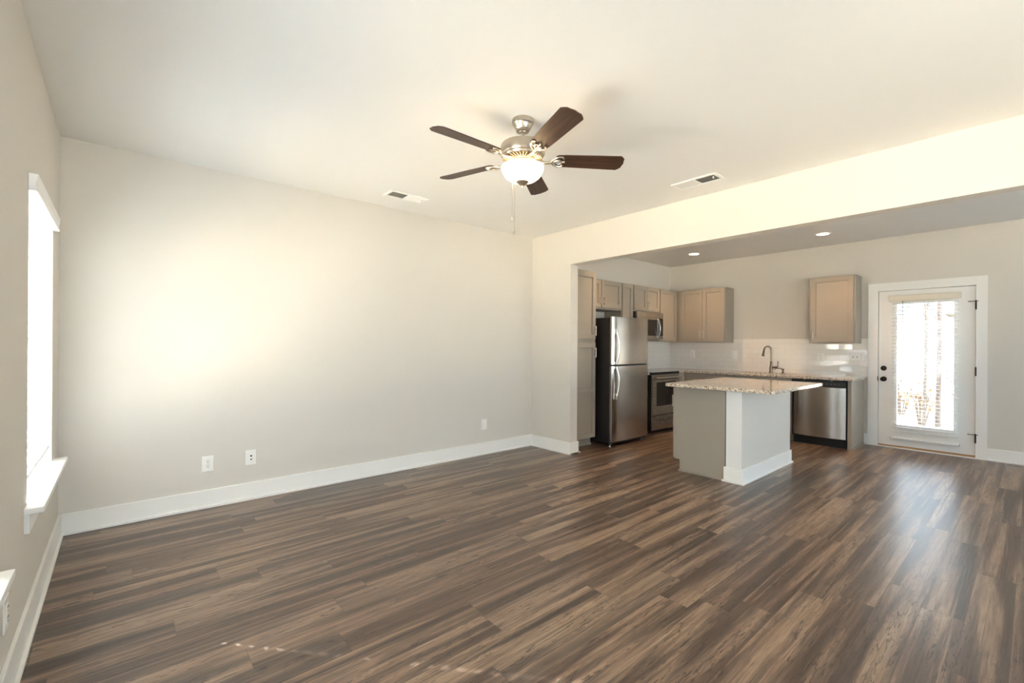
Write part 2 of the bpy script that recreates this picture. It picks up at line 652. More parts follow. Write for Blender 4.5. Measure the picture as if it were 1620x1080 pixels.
def wall_with_holes(name, axis, face, thick, a0, a1, z1, holes, mat='wall'):
    """axis 'x': wall plane x=face spanning y from a0..a1;  axis 'y': plane y=face spanning x"""
    mb = MB()

    def bx(p, q, z0, z):
        if q - p < 1e-4 or z - z0 < 1e-4:
            return
        lo, hi = min(face, face + thick), max(face, face + thick)
        if axis == 'x':
            mb.box(lo, hi, p, q, z0, z)
        else:
            mb.box(p, q, lo, hi, z0, z)
    cur = a0
    for (p, q, zb, zt) in sorted(holes):
        bx(cur, p, 0, z1)
        bx(p, q, 0, zb)
        bx(p, q, zt, z1)
        cur = q
    bx(cur, a1, 0, z1)
    return structure(mb, name, mat)


wall_with_holes('wall_left', 'x', XA, -TH, YR, YB, HL, [(*W1, WZ0, WZ1), (*W2, WZ0, WZ1), (*W_ADDED, WZ0, WZ1)])
structure(MB().box(XA - TH, XC + JW, YB, YE + TH, 0, HL), 'wall_back', 'wall')
mb = MB().prism([(YJ, 0.0), (YB, 0.0), (YB, HL), (YR, HL), (YR, HD), (YJ, HD)], 'x', XC, XC + JW)
structure(mb, 'wall_right', 'wall')
structure(MB().box(XC + JW, XD + TH, YE, YE + TH, 0, HK), 'wall_kitchen', 'wall')
DY0, DY1, DZT = 0.449, 1.356, 2.036
wall_with_holes('wall_far', 'x', XD, TH, YR, YE, HK, [(DY0, DY1, 0.0, DZT)])
wall_with_holes('wall_front', 'y', YR, -TH, XA, XD, HK, [(0.7, 3.1, 0.55, 2.3), (5.0, 6.8, 0.55, 2.3)])

# glazed tile backsplash on the two kitchen walls (thin layer on the wall)
TZ = 0.905
mb = MB().box(XD - 0.008, XD, 1.462, YE - 0.008, TZ, 1.417)
mb.box(5.58, XD, YE - 0.008, YE, TZ, 1.417)
structure(mb, 'wall_backsplash', 'tile')


# baseboards: flat board plus shoe moulding
def board(mb, p0, p1, nx, ny, h=0.142, t=0.015, s=0.015):
    """board along p0->p1 (plan), growing in direction (nx,ny)"""
    for d0, d1, z in ((0, t, h), (t, t + s, 0.02)):
        xs = [p0[0] + nx * d0, p1[0] + nx * d0, p0[0] + nx * d1, p1[0] + nx * d1]
        ys = [p0[1] + ny * d0, p1[1] + ny * d0, p0[1] + ny * d1, p1[1] + ny * d1]
        mb.box(min(xs), max(xs), min(ys), max(ys), 0.0, z)
    return mb


structure(board(MB(), (XA, YR), (XA, YB), 1, 0), 'baseboard_left', 'trim', 0.003)
structure(board(MB(), (XA + 0.015, YB), (XC, YB), 0, -1), 'baseboard_back', 'trim', 0.003)
mb = board(MB(), (XC, YJ), (XC, YB - 0.015), -1, 0)
board(mb, (XC - 0.015, YJ), (XC + JW + 0.015, YJ), 0, -1)
mb.box(XC - 0.03, XC + JW + 0.03, YJ - 0.03, YJ - 0.0151, 0, 0.02)
structure(mb, 'baseboard_right', 'trim', 0.003)
mb = board(MB(), (XD, YR), (XD, 0.355), -1, 0)
board(mb, (XD, 1.4625), (XD, 1.502), -1, 0)
structure(mb, 'baseboard_far', 'trim', 0.003)


# ------------------------------------------------------------------ windows of the left wall
def window(n, y0, y1):
    w = MB()
    xo, xi = XA - TH + 0.005, XA - TH + 0.055
    z0, z1 = WZ0 + 0.026, WZ1
    w.box(xo, xi, y0, y0 + 0.04, z0, z1).box(xo, xi, y1 - 0.04, y1, z0, z1)
    w.box(xo, xi, y0 + 0.04, y1 - 0.04, z0, z0 + 0.045).box(xo, xi, y0 + 0.04, y1 - 0.04, z1 - 0.04, z1)
    zm = (z0 + z1) / 2
    w.box(xo + 0.01, xi, y0 + 0.04, y1 - 0.04, zm - 0.02, zm + 0.02)
    o = structure(w, 'window_%d' % n, 'trim', 0.002)
    g = MB().box(xo + 0.022, xo + 0.027, y0 + 0.035, y1 - 0.035, z0 + 0.04, zm - 0.015)
    g.box(xo + 0.022, xo + 0.027, y0 + 0.035, y1 - 0.035, zm + 0.015, z1 - 0.035)
    g.build('window_glass', 'glass', o)
    s = MB().prism([(XA - TH + 0.056, y0 + 0.001), (XA - TH + 0.056, y1 - 0.001), (XA, y1 - 0.001), (XA, y1 + 0.095), (XA + 0.064, y1 + 0.095),
                    (XA + 0.064, y0 - 0.105), (XA, y0 - 0.105), (XA, y0 + 0.001)], 'z', WZ0, WZ0 + 0.026)
    s.build('window_sill', 'trim', o, 0.003)
    MB().box(XA, XA + 0.018, y0 - 0.09, y1 + 0.08, 0.467, WZ0 - 0.0005).build('sill_apron', 'trim', o, 0.002)
    return o


window(1, *W1)
window(2, *W2)
window(5, *W_ADDED)  # extra window added out of view to let in more daylight


def front_window(n, x0, x1):
    w = MB()
    y0, y1 = YR - TH + 0.02, YR - TH + 0.07
    w.box(x0, x0 + 0.05, y0, y1, 0.55, 2.3).box(x1 - 0.05, x1, y0, y1, 0.55, 2.3)
    w.box(x0 + 0.05, x1 - 0.05, y0, y1, 0.55, 0.6).box(x0 + 0.05, x1 - 0.05, y0, y1, 2.25, 2.3)
    xm = (x0 + x1) / 2
    w.box(xm - 0.04, xm + 0.04, y0, y1, 0.6, 2.25)
    o = structure(w, 'window_%d' % n, 'trim', 0.002)
    MB().box(x0 + 0.045, x1 - 0.045, y0 + 0.02, y0 + 0.025, 0.595, 2.255).build('window_glass', 'glass', o)


front_window(3, 0.7, 3.1)
front_window(4, 5.0, 6.8)


def slat_mesh(mb, along, a0, a1, cx, z, depth, tilt, th=0.003, crown=0.004):
    """one slightly crowned slat; along 'y' with depth in x about cx"""
    pts = []
    n = 5
    for i in range(n):
        t = -0.5 + i / (n - 1)
        pts.append((t * depth, crown * (1 - (2 * t) ** 2)))
    poly = pts + [(u, v - th) for u, v in reversed(pts)]
    ct, st = cos(tilt), sin(tilt)
    poly = [(cx + u * ct - v * st, z + u * st + v * ct) for u, v in poly]
    mb.prism(poly, 'y' if along == 'y' else 'x', a0, a1)   # axis 'y': (x,z) profile swept along y


# far living-room window blind (near one hangs outside the picture but its light comes through the same kind of slats)
def living_blind(label, y0, y1):
    cx = XA - 0.034
    b = thing('window_blind', label, 'blind', (cx, (y0 + y1) / 2, 1.99), 0, 'faux-wood blinds of the living room windows')
    h = (y1 - y0) / 2
    # moulded valance with returns, fixed over the opening
    v = MB()
    prof = [(XA + 0.001, 1.978), (XA + 0.028, 1.978), (XA + 0.030, 1.99), (XA + 0.024, 2.0), (XA + 0.026, 2.022), (XA + 0.031, 2.03), (XA + 0.027, 2.038), (XA + 0.033, 2.052), (XA + 0.001, 2.052)]
    v.prism([(x - cx, z - 1.99) for x, z in prof], 'y', -h - 0.035, h + 0.025)
    v.build('valance', 'blind', b, 0.0015)
    MB().box(-0.02, 0.03, -h + 0.006, h - 0.006, 0.0, 0.05).build('headrail', 'blind', b)
    s = MB()
    z = -0.03
    cords = (-h + 0.14, 0.0, h - 0.14)
    rot = Matrix.Rotation(R(-20), 3, 'Y')
    while z > -1.29:
        # every slat is punched with a small slot at each ladder cord
        cur = -h + 0.008
        for yc in cords[:1]:
            slat_mesh(s, 'y', cur, yc - 0.008, 0.0, z, 0.05, R(20))
            for (p, q) in ((-0.025, -0.0038), (0.0038, 0.025)):
                s.box(p, q, yc - 0.008, yc + 0.008, z, z + 0.003, rot, (0, yc, z))
            cur = yc + 0.008
        slat_mesh(s, 'y', cur, h - 0.008, 0.0, z, 0.05, R(20))
        z -= 0.0445
    s.build('slats', 'blind', b)
    MB().box(-0.025, 0.025, -h + 0.008, h - 0.008, z - 0.005, z + 0.013).build('bottom_rail', 'blind', b, 0.004)
    c = MB()
    for yy in cords:
        for xx in (-0.026, 0.026):
            c.tube([(xx, yy, 0.0), (xx, yy, z)], 0.0009, 5)
    c.build('ladder_cord', 'cord', b)
    MB().tube([(0.034, h - 0.62, 0.01), (0.037, h - 0.62, -0.62)], 0.0035, 8).build('tilt_wand', 'plastic', b)
    return b


living_blind('white slatted blind in the far window of the window wall, over the complete visible sill', W1[0] + 0.006, W1[1] - 0.006)
living_blind('white slatted blind in the near window of the window wall, above the cut-off sill', W2[0] + 0.006, W2[1] - 0.006)

# ------------------------------------------------------------------ back door
cas = MB()
CX0, CX1 = XD - 0.018, XD
cas.box(CX0, CX1, DY1 - 0.002, 1.4615, 0.0, 2.14)
cas.box(CX0, CX1, 0.355, DY0 + 0.002, 0.0, 2.14)
cas.box(CX0, CX1, DY0 + 0.002, DY1 - 0.002, DZT - 0.002, 2.14)
structure(cas, 'trim_1', 'trim', 0.0015)
# jamb lining
jb = MB()
jb.box(XD + 0.0005, XD + TH, DY1 - 0.002, DY1, 0, DZT).box(XD + 0.0005, XD + TH, DY0, DY0 + 0.002, 0, DZT).box(XD + 0.0005, XD + TH, DY0, DY1, DZT - 0.002, DZT)
jb.box(XD + 0.049, XD + 0.062, DY0 + 0.002, DY1 - 0.002, DZT - 0.016, DZT - 0.002)
jb.box(XD + 0.05, XD + 0.062, DY1 - 0.014, DY1 - 0.002, 0.03, DZT - 0.003).box(XD + 0.05, XD + 0.062, DY0 + 0.002, DY0 + 0.014, 0.03, DZT - 0.003)
structure(jb, 'trim_2', 'trim')
structure(MB().box(XD - 0.012, XD + TH, DY0 + 0.003, DY1 - 0.003, 0.0, 0.033), 'trim_3', 'oak', 0.003)
structure(MB().box(XD - 0.030, XD - 0.0125, DY0 - 0.0, DY1 - 0.0, 0.0, 0.016), 'trim_4', 'trim', 0.003)

# slab with glazed opening
SX0, SX1 = XD + 0.004, XD + 0.048
SY0, SY1, SZ0, SZ1 = DY0 + 0.006, DY1 - 0.007, 0.036, DZT - 0.007
GY0, GY1, GZ0, GZ1 = 0.615, 1.185, 0.285, 1.88
d = MB()
d.box(SX0, SX1, SY0, GY0, SZ0, SZ1).box(SX0, SX1, GY1, SY1, SZ0, SZ1)
d.box(SX0, SX1, GY0, GY1, SZ0, GZ0).box(SX0, SX1, GY0, GY1, GZ1, SZ1)
door = structure(d, 'door_1', 'trim')
lip = MB()
for (a0, a1, b0, b1) in ((GY0 - 0.012, GY0 + 0.022, GZ0 - 0.012, GZ1 + 0.012), (GY1 - 0.022, GY1 + 0.012, GZ0 - 0.012, GZ1 + 0.012)):
    lip.box(SX0 - 0.010, SX1 + 0.008, a0, a1, b0, b1)
for (b0, b1) in ((GZ0 - 0.012, GZ0 + 0.022), (GZ1 - 0.022, GZ1 + 0.012)):
    lip.box(SX0 - 0.010, SX1 + 0.008, GY0 + 0.022, GY1 - 0.022, b0, b1)
lip.build('glazing_frame', 'trim', door, 0.004)
MB().box(SX0 + 0.018, SX0 + 0.024, GY0 + 0.012, GY1 - 0.012, GZ0 + 0.012, GZ1 - 0.012).build('door_glass', 'glass', door)


def knob_mesh(kind):
    mb = MB()
    if kind == 'knob':
        prof = [(0.0, 0.0), (0.033, 0.0), (0.033, 0.006), (0.026, 0.010), (0.012, 0.012), (0.011, 0.032), (0.022, 0.038), (0.029, 0.050), (0.028, 0.060), (0.018, 0.067), (0.0, 0.069)]
    else:
        prof = [(0.0, 0.0), (0.032, 0.0), (0.032, 0.008), (0.024, 0.016), (0.0, 0.018)]
    mb.lathe(prof, seg=28)
    if kind != 'knob':
        mb.box(-0.005, 0.005, -0.017, 0.017, 0.016, 0.030)
    return mb


for kind, z in (('knob', 0.885), ('bolt', 1.025)):
    k = knob_mesh(kind).build('door_knob' if kind == 'knob' else 'deadbolt', 'bronze', door, label='dark bronze %s' % ('door knob' if kind == 'knob' else 'deadbolt turn'))
    k.location = (SX0, 1.297, z)
    k.rotation_euler = (0, R(-90), 0)
MB().box(XD - 0.0195, XD + 0.002, DY1 - 0.0025, DY1 + 0.004, 0.855, 0.915).build('strike_plate', 'bronze', door)
for i, z in enumerate((1.80, 1.02, 0.235)):
    h = MB()
    h.tube([(XD - 0.020, DY0 + 0.002, z - 0.05), (XD - 0.020, DY0 + 0.002, z + 0.05)], 0.0075, 12)
    h.lathe([(0.0, 0.0), (0.006, 0.002), (0.004, 0.008), (0.0, 0.010)], XD - 0.020, DY0 + 0.002, z + 0.05, 10)
    h.box(XD - 0.012, XD + 0.0045, DY0 + 0.001, DY0 + 0.008, z - 0.05, z + 0.05)
    if i != 1:      # hinge-pin door stops
        h.tube([(XD - 0.022, DY0 - 0.02, z + 0.048), (XD - 0.024, DY0 + 0.06, z + 0.046)], 0.004, 8)
        h.lathe([(0.0, -0.004), (0.008, -0.004), (0.008, 0.004), (0.0, 0.004)], XD - 0.024, DY0 + 0.06, z + 0.046, 12)
    h.build('hinge', 'bronze', door, label='dark bronze hinge')

# blind hung on the door
bl = thing('door_blind', 'white slatted blind with cream valance hung on the glazed back door', 'blind', (XD - 0.034, 0.9, 1.885))
MB().box(-0.034, 0.036, -0.325, 0.338, 0.004, 0.078).build('valance', 'valance', bl, 0.006, label='cream boxed valance')
s = MB()
z = -0.025
while z > -1.69:
    slat_mesh(s, 'y', -0.311, 0.311, 0.0, z, 0.05, R(-6), 0.0042, 0.003)
    z -= 0.0465
s.build('slats', 'blind', bl)
MB().box(-0.026, 0.024, -0.315, 0.315, -1.755, -1.737).build('bottom_rail', 'blind', bl, 0.004)
for yy in (-0.317, 0.317):
    MB().box(-0.024, 0.022, min(yy - 0.0015, yy + 0.0015), max(yy - 0.0015, yy + 0.0015), -1.757, -1.735).build('rail_end_cap', 'greyplastic', bl)
c = MB()
for yy in (-0.21, 0.0, 0.21):
    for xx in (-0.026, 0.026):
        c.tube([(xx, yy, 0.005), (xx, yy, -1.74)], 0.0008, 5)
c.build('ladder_cord', 'cord', bl)
MB().tube([(-0.03, 0.2, 0.01), (-0.032, 0.2, -0.495)], 0.004, 8).build('tilt_wand', 'greyplastic', bl, label='slim grey tilt wand')


# ------------------------------------------------------------------ outlets and switches
def wall_plate(name, label, cat, loc, rz, kind, w=0.080, h=0.124, group=None):
    t = thing(name, label, cat, loc, rz, group)
    MB().box(-w / 2, w / 2, -0.006, 0.0, -h / 2, h / 2).build('cover_plate', 'plastic', t, 0.003)
    if kind == 'duplex':
        r = MB().box(-0.0165, 0.0165, -0.0085, -0.0055, -0.034, 0.034).build('receptacle', 'plastic', t, 0.001)
        hs = MB()
        for zc in (-0.018, 0.018):
            hs.box(-0.0085, -0.0055, -0.0092, -0.008, zc + 0.002, zc + 0.011)
            hs.box(0.0055, 0.0085, -0.0092, -0.008, zc + 0.002, zc + 0.010)
            hs.box(-0.003, 0.003, -0.0092, -0.008, zc - 0.012, zc - 0.006)
        hs.build('socket_slots', 'hole', r)
    elif kind == 'data':
        r = MB().box(-0.0165, 0.0165, -0.0085, -0.0055, -0.034, 0.034).build('jack_insert', 'plastic', t, 0.001)
        MB().box(-0.007, 0.007, -0.0095, -0.008, 0.006, 0.018).build('data_jack', 'hole', r)
        c = MB().lathe([(0.0, 0.0), (0.0058, 0.0), (0.0058, 0.008), (0.0, 0.008)], seg=12).build('coax_jack', 'bronze', r)
        c.rotation_euler = (R(90), 0, 0)
        c.location = (0, -0.0075, -0.016)
    elif kind == 'blank':
        MB().box(-0.0165, 0.0165, -0.0085, -0.0055, -0.034, 0.034).build('rocker', 'plastic', t, 0.0015)
    elif kind == 'triple':
        for i, xc in enumerate((-0.046, 0.0)):
            k = MB().box(xc - 0.005, xc + 0.005, -0.016, -0.0055, -0.004, 0.016).build('toggle', 'plastic', t, 0.001)
            k.location.z = 0.0
            MB().box(xc - 0.007, xc + 0.007, -0.0068, -0.0055, -0.014, 0.014).build('toggle_slot', 'greyplastic', t)
        r = MB().box(0.0295, 0.0625, -0.0085, -0.0055, -0.034, 0.034).build('receptacle', 'plastic', t, 0.001)
        hs = MB()
        for zc in (-0.018, 0.018):
            hs.box(0.0375, 0.0405, -0.0092, -0.008, zc + 0.002, zc + 0.011)
            hs.box(0.0515, 0.0545, -0.0092, -0.008, zc + 0.002, zc + 0.010)
            hs.box(0.043, 0.049, -0.0092, -0.008, zc - 0.012, zc - 0.006)
        hs.build('socket_slots', 'hole', r)
    return t


wall_plate('wall_outlet', 'white duplex outlet low on the blank wall, nearer the window corner', 'outlet', (0.527, YB, 0.345), 0, 'duplex')
wall_plate('data_outlet', 'white plate with two dark round jacks low on the blank wall', 'outlet', (0.828, YB, 0.350), 0, 'data')
wall_plate('blank_plate', 'small white wall plate with no holes, near the kitchen end of the blank wall', 'wall plate', (3.275, YB, 0.355), 0, 'blank')
wall_plate('wall_outlet', 'white outlet on the window wall, just under the cut-off near sill', 'outlet', (XA, 2.44, 0.315), R(90), 'duplex')
wall_plate('wall_outlet', 'white outlet on the tile beneath the double wall cabinet', 'outlet', (XD - 0.008, 3.919, 1.165), R(-90), 'duplex')
wall_plate('switch_plate', 'pale wall plate on the tile between double wall cabinet and faucet', 'wall plate', (XD - 0.008, 3.201, 1.158), R(-90), 'blank')
wall_plate('wall_outlet', 'white outlet on the tile beneath the single-door wall cabinet', 'outlet', (XD - 0.008, 2.003, 1.156), R(-90), 'duplex')
wall_plate('switch_plate', 'wide three-gang switch plate on the tile beside the back door', 'switch plate', (XD - 0.008, 1.578, 1.170), R(-90), 'triple', 0.165, 0.118)


# ------------------------------------------------------------------ kitchen cabinets
def shaker(parent, x0, x1, yf, z0, z1, t=0.02, handle=None, hl=0.125, rail=0.055, name='door'):
    """recessed-panel front; yf = front face (local), handle = (x, z_center, 'v'|'h')"""
    mb = MB()
    yb = yf + t
    w = min(rail, (x1 - x0) * 0.24)
    h = min(rail, (z1 - z0) * 0.28)
    mb.box(x0, x0 + w, yf, yb, z0, z1).box(x1 - w, x1, yf, yb, z0, z1)
    mb.box(x0 + w, x1 - w, yf, yb, z0, z0 + h).box(x0 + w, x1 - w, yf, yb, z1 - h, z1)
    # inner ogee lip and the recessed panel
    for (a, b, c_, d_) in ((x0 + w, x0 + w + 0.006, z0 + h, z1 - h), (x1 - w - 0.006, x1 - w, z0 + h, z1 - h)):
        mb.box(a, b, yf + 0.004, yb, c_, d_)
    for (c_, d_) in ((z0 + h, z0 + h + 0.006), (z1 - h - 0.006, z1 - h)):
        mb.box(x0 + w + 0.006, x1 - w - 0.006, yf + 0.004, yb, c_, d_)
    mb.box(x0 + w + 0.006, x1 - w - 0.006, yf + 0.013, yb, z0 + h + 0.006, z1 - h - 0.006)
    dr = mb.build(name, 'cab', parent, 0.0012)
    if handle:
        hx, hz, o = handle
        hb = MB()
        e = hl / 2
        if o == 'v':
            hb.tube([(hx, yf - 0.03, hz - e), (hx, yf - 0.03, hz + e)], 0.0058, 10)
            for s_ in (-1, 1):
                hb.tube([(hx, yf + 0.001, hz + s_ * e * 0.76), (hx, yf - 0.03, hz + s_ * e * 0.76)], 0.005, 8)
        else:
            hb.tube([(hx - e, yf - 0.03, hz), (hx + e, yf - 0.03, hz)], 0.0058, 10)
            for s_ in (-1, 1):
                hb.tube([(hx + s_ * e * 0.76, yf + 0.001, hz), (hx + s_ * e * 0.76, yf - 0.03, hz)], 0.005, 8)
        hb.build('handle', 'nickel', dr, label='brushed nickel bar pull')
    return dr


def carcass(parent, w, d, z0, z1, toe=0.0, name='body'):
    mb = MB()
    if toe:
        mb.box(0, w, -d, 0, toe, z1)
        mb.box(0.0, w, -d + 0.075, 0, 0, toe)
    else:
        mb.box(0, w, -d, 0, z0, z1)
    return mb.build(name, 'cab', parent, 0.001)


G = 0.0015
TOP = 2.243
# pantry
pan = thing('pantry_cabinet', 'tall two-door pantry cabinet between the wall end and the refrigerator', 'cabinet', (XC + JW + 0.004, YE - G, 0))
PW = 4.69 - (XC + JW + 0.004)
carcass(pan, PW, 0.60, 0, 2.262, 0.108)
MB().box(0.0, PW + 0.012, -0.528, -0.515, 0, 0.02).build('shoe_moulding', 'cab', pan)
shaker(pan, 0.018, PW - 0.018, -0.621, 1.385, 2.236, handle=(PW - 0.045, 1.49, 'v'))
low = shaker(pan, 0.018, PW - 0.018, -0.621, 0.115, 1.335, handle=(PW - 0.045, 1.21, 'v'))
mb = MB().box(0.018 + 0.05, PW - 0.018 - 0.05, -0.6205, -0.605, 0.70, 0.75)
mb.build('mid_rail', 'cab', low, 0.0012)

# over-fridge cabinet
x0, x1 = 4.695, 5.655
of = thing('wall_cabinet', 'short two-door wall cabinet above the refrigerator', 'cabinet', (x0, YE - G, 1.815))
carcass(of, x1 - x0, 0.31, 0, TOP - 1.815)
shaker(of, 0.012, 5.155 - x0, -0.331, 0.03, TOP - 1.815 - 0.012, handle=(5.155 - x0 - 0.032, 0.12, 'v'), hl=0.11)
shaker(of, 5.172 - x0, 5.632 - x0, -0.331, 0.03, TOP - 1.815 - 0.012, handle=(5.172 - x0 + 0.032, 0.12, 'v'), hl=0.11)

# narrow cabinet
x0, x1 = 5.657, 5.945
nc = thing('wall_cabinet', 'narrow single-door wall cabinet between the over-refrigerator and over-microwave cabinets', 'cabinet', (x0, YE - G, 1.375))
carcass(nc, x1 - x0, 0.31, 0, TOP - 1.375)
shaker(nc, 0.012, x1 - x0 - 0.012, -0.331, 0.015, TOP - 1.375 - 0.012, handle=(0.035, 0.13, 'v'))

# over-range cabinet
x0, x1 = 5.947, 6.697
oc = thing('wall_cabinet', 'short two-door wall cabinet directly above the microwave', 'cabinet', (x0, YE - G, 1.835))
carcass(oc, x1 - x0, 0.31, 0, TOP - 1.835)
m_ = (x1 - x0) / 2
shaker(oc, 0.014, m_ - 0.002, -0.331, 0.02, TOP - 1.835 - 0.012, handle=(m_ - 0.03, 0.105, 'v'), hl=0.11)
shaker(oc, m_ + 0.002, x1 - x0 - 0.014, -0.331, 0.02, TOP - 1.835 - 0.012, handle=(m_ + 0.03, 0.105, 'v'), hl=0.11)

# corner wall cabinet beside the microwave
x0, x1 = 6.699, XD - 0.33
cc = thing('wall_cabinet', 'single-door corner wall cabinet to the far side of the microwave', 'cabinet', (x0, YE - G, 1.375))
cb = MB().box(0, XD - G - x0, -0.31, 0, 0, TOP - 1.375)
cb.build('body', 'cab', cc, 0.001)
shaker(cc, 0.012, x1 - x0 - 0.035, -0.331, 0.015, TOP - 1.375 - 0.012, handle=(0.035, 0.12, 'v'))

# two-door wall cabinet on the sink wall
y0, y1 = 4.045, 3.222
dc = thing('wall_cabinet', 'two-door wall cabinet on the sink wall, meeting the corner', 'cabinet', (XD - G, y0, 1.362), R(-90))
carcass(dc, y0 - y1, 0.31, 0, TOP - 1.362)
shaker(dc, 0.088, 0.455, -0.331, 0.015, TOP - 1.362 - 0.012, handle=(0.425, 0.135, 'v'))
shaker(dc, 0.459, y0 - y1 - 0.008, -0.331, 0.015, TOP - 1.362 - 0.012, handle=(0.489, 0.135, 'v'))

# single wall cabinet near the door
y0, y1 = 2.058, 1.535
sc_ = thing('wall_cabinet', 'single-door wall cabinet hanging alone beside the back door', 'cabinet', (XD - G, y0, 1.348), R(-90))
carcass(sc_, y0 - y1, 0.31, 0, 2.252 - 1.348)
shaker(sc_, 0.02, y0 - y1 - 0.018, -0.331, 0.02, 2.252 - 1.348 - 0.012, handle=(0.05, 0.12, 'v'))

# base cabinets
CT, CB = 0.905, 0.873        # counter top and underside
nb = thing('base_cabinet', 'narrow base cabinet between refrigerator and range', 'cabinet', (5.585, YE - 0.01, 0))
carcass(nb, 0.325, 0.57, 0, CB - 0.001, 0.105)
shaker(nb, 0.01, 0.315, -0.591, 0.70, 0.85, handle=(0.1625, 0.775, 'h'), name='drawer')
shaker(nb, 0.01, 0.315, -0.591, 0.12, 0.69, handle=(0.28, 0.60, 'v'))

rb = thing('base_cabinet', 'corner base cabinet on the far side of the range', 'cabinet', (6.70, YE - 0.01, 0))
carcass(rb, XD - 0.61 - 6.70, 0.60, 0, CB - 0.001, 0.105)
shaker(rb, 0.008, XD - 0.61 - 6.70 - 0.03, -0.621, 0.12, 0.855, handle=(0.03, 0.72, 'v'))

y0, y1 = YE - 0.01, 2.185
sb = thing('sink_cabinet', 'run of base cabinets under the sink behind the island', 'cabinet', (XD - 0.01, y0, 0), R(-90))
mb = MB()
W_ = y0 - y1
sk0, sk1 = y0 - 3.02, y0 - 2.21     # bowl bay is open inside so the sink can hang in it
mb.box(0, sk0 - 0.03, -0.60, 0, 0.105, CB - 0.001)
mb.box(sk1 + 0.02, W_, -0.60, 0, 0.105, CB - 0.001)
mb.box(sk0 - 0.03, sk1 + 0.02, -0.60, 0, 0.105, 0.60)
mb.box(sk0 - 0.03, sk1 + 0.02, -0.60, -0.58, 0.60, CB - 0.001)
mb.box(0, W_, -0.525, 0, 0, 0.105)
mb.build('body', 'cab', sb, 0.001)
fronts = [(0.62, 1.05), (1.06, 1.60), (1.61, W_ - 0.012)]
for i, (a, b) in enumerate(fronts):
    shaker(sb, a, b, -0.621, 0.12, 0.68, handle=((b - 0.03) if i < 2 else (a + 0.03), 0.58, 'v'))
    shaker(sb, a, b, -0.621, 0.69, 0.85, handle=((a + b) / 2, 0.77, 'h') if i == 0 else None, name='drawer' if i == 0 else 'false_front')

ep = thing('end_panel', 'grey cabinet end panel between dishwasher and back door', 'panel', (XD - 0.002, 1.545, 0), R(-90))
MB().box(0.0, 0.04, -0.626, 0, 0.0, CB - 0.001).build('panel', 'cab', ep, 0.001)
MB().box(0.0405, 0.053, -0.60, -0.012, 0.0, 0.02).build('shoe_moulding', 'cab', ep, 0.002)

# worktops
ov = 0.026
hole = [(7.06, 2.25), (7.40, 2.25), (7.40, 2.98), (7.06, 2.98)]
mb = MB()
xf = XD - 0.61 - 0.05
mb.ring_slab([(xf, 2.0), (XD - 0.0085, 2.0), (XD - 0.0085, 3.2), (xf, 3.2)], hole, CB, CT)
mb.prism([(xf, 3.2), (XD - 0.0085, 3.2), (XD - 0.0085, YE - 0.0085), (6.692, YE - 0.0085), (6.692, YE - 0.64), (xf, YE - 0.64)], 'z', CB, CT)
cr = 0.03
cor = [(xf + cr - cr * cos(a), 1.475 + cr - cr * sin(a)) for a in [i * pi / 2 / 6 for i in range(7)]]
mb.prism([(XD - 0.0085, 2.0), (xf, 2.0)] + cor + [(XD - 0.0085, 1.475)], 'z', CB, CT)
bmesh.ops.remove_doubles(mb.bm, verts=mb.bm.verts[:], dist=0.0005)
bmesh.ops.delete(mb.bm, geom=[f for f in mb.bm.faces if abs(f.normal.y) > 0.99 and abs(f.calc_center_median().y - 2.0) < 1e-3 or abs(f.normal.y) > 0.99 and abs(f.calc_center_median().y - 3.2) < 1e-3], context='FACES_ONLY')
tag(mb.build('countertop', 'granite', None, 0.003), 'speckled granite worktop along the sink wall behind the island', 'countertop')
tag(MB().box(5.58, 5.913, YE - 0.64, YE - 0.0085, CB, CT).build('countertop', 'granite', None, 0.003), 'short granite worktop between refrigerator and range', 'countertop')

# undermount sink
sk = thing('kitchen_sink', 'stainless undermount sink set into the granite below the faucet', 'sink', (7.23, 2.615, CB - 0.001))
mb = MB()
hx, hy, dp = 0.178, 0.372, 0.19
mb.ring_slab([(-hx - 0.015, -hy - 0.015), (hx + 0.015, -hy - 0.015), (hx + 0.015, hy + 0.015), (-hx - 0.015, hy + 0.015)], [(-hx, -hy), (hx, -hy), (hx, hy), (-hx, hy)], -0.003, 0)
for (a, b, c_, d_) in ((-hx - 0.003, -hx, -hy, hy), (hx, hx + 0.003, -hy, hy), (-hx, hx, -hy - 0.003, -hy), (-hx, hx, hy, hy + 0.003)):
    mb.box(a, b, c_, d_, -dp, -0.003)
mb.box(-hx, hx, -hy, hy, -dp - 0.003, -dp)
mb.build('basin', 'sinksteel', sk)
MB().lathe([(0.0, 0.0), (0.045, 0.0), (0.043, 0.003), (0.03, 0.002), (0.0, 0.001)], 0, 0, -dp, 24).build('drain', 'handle_steel', sk)

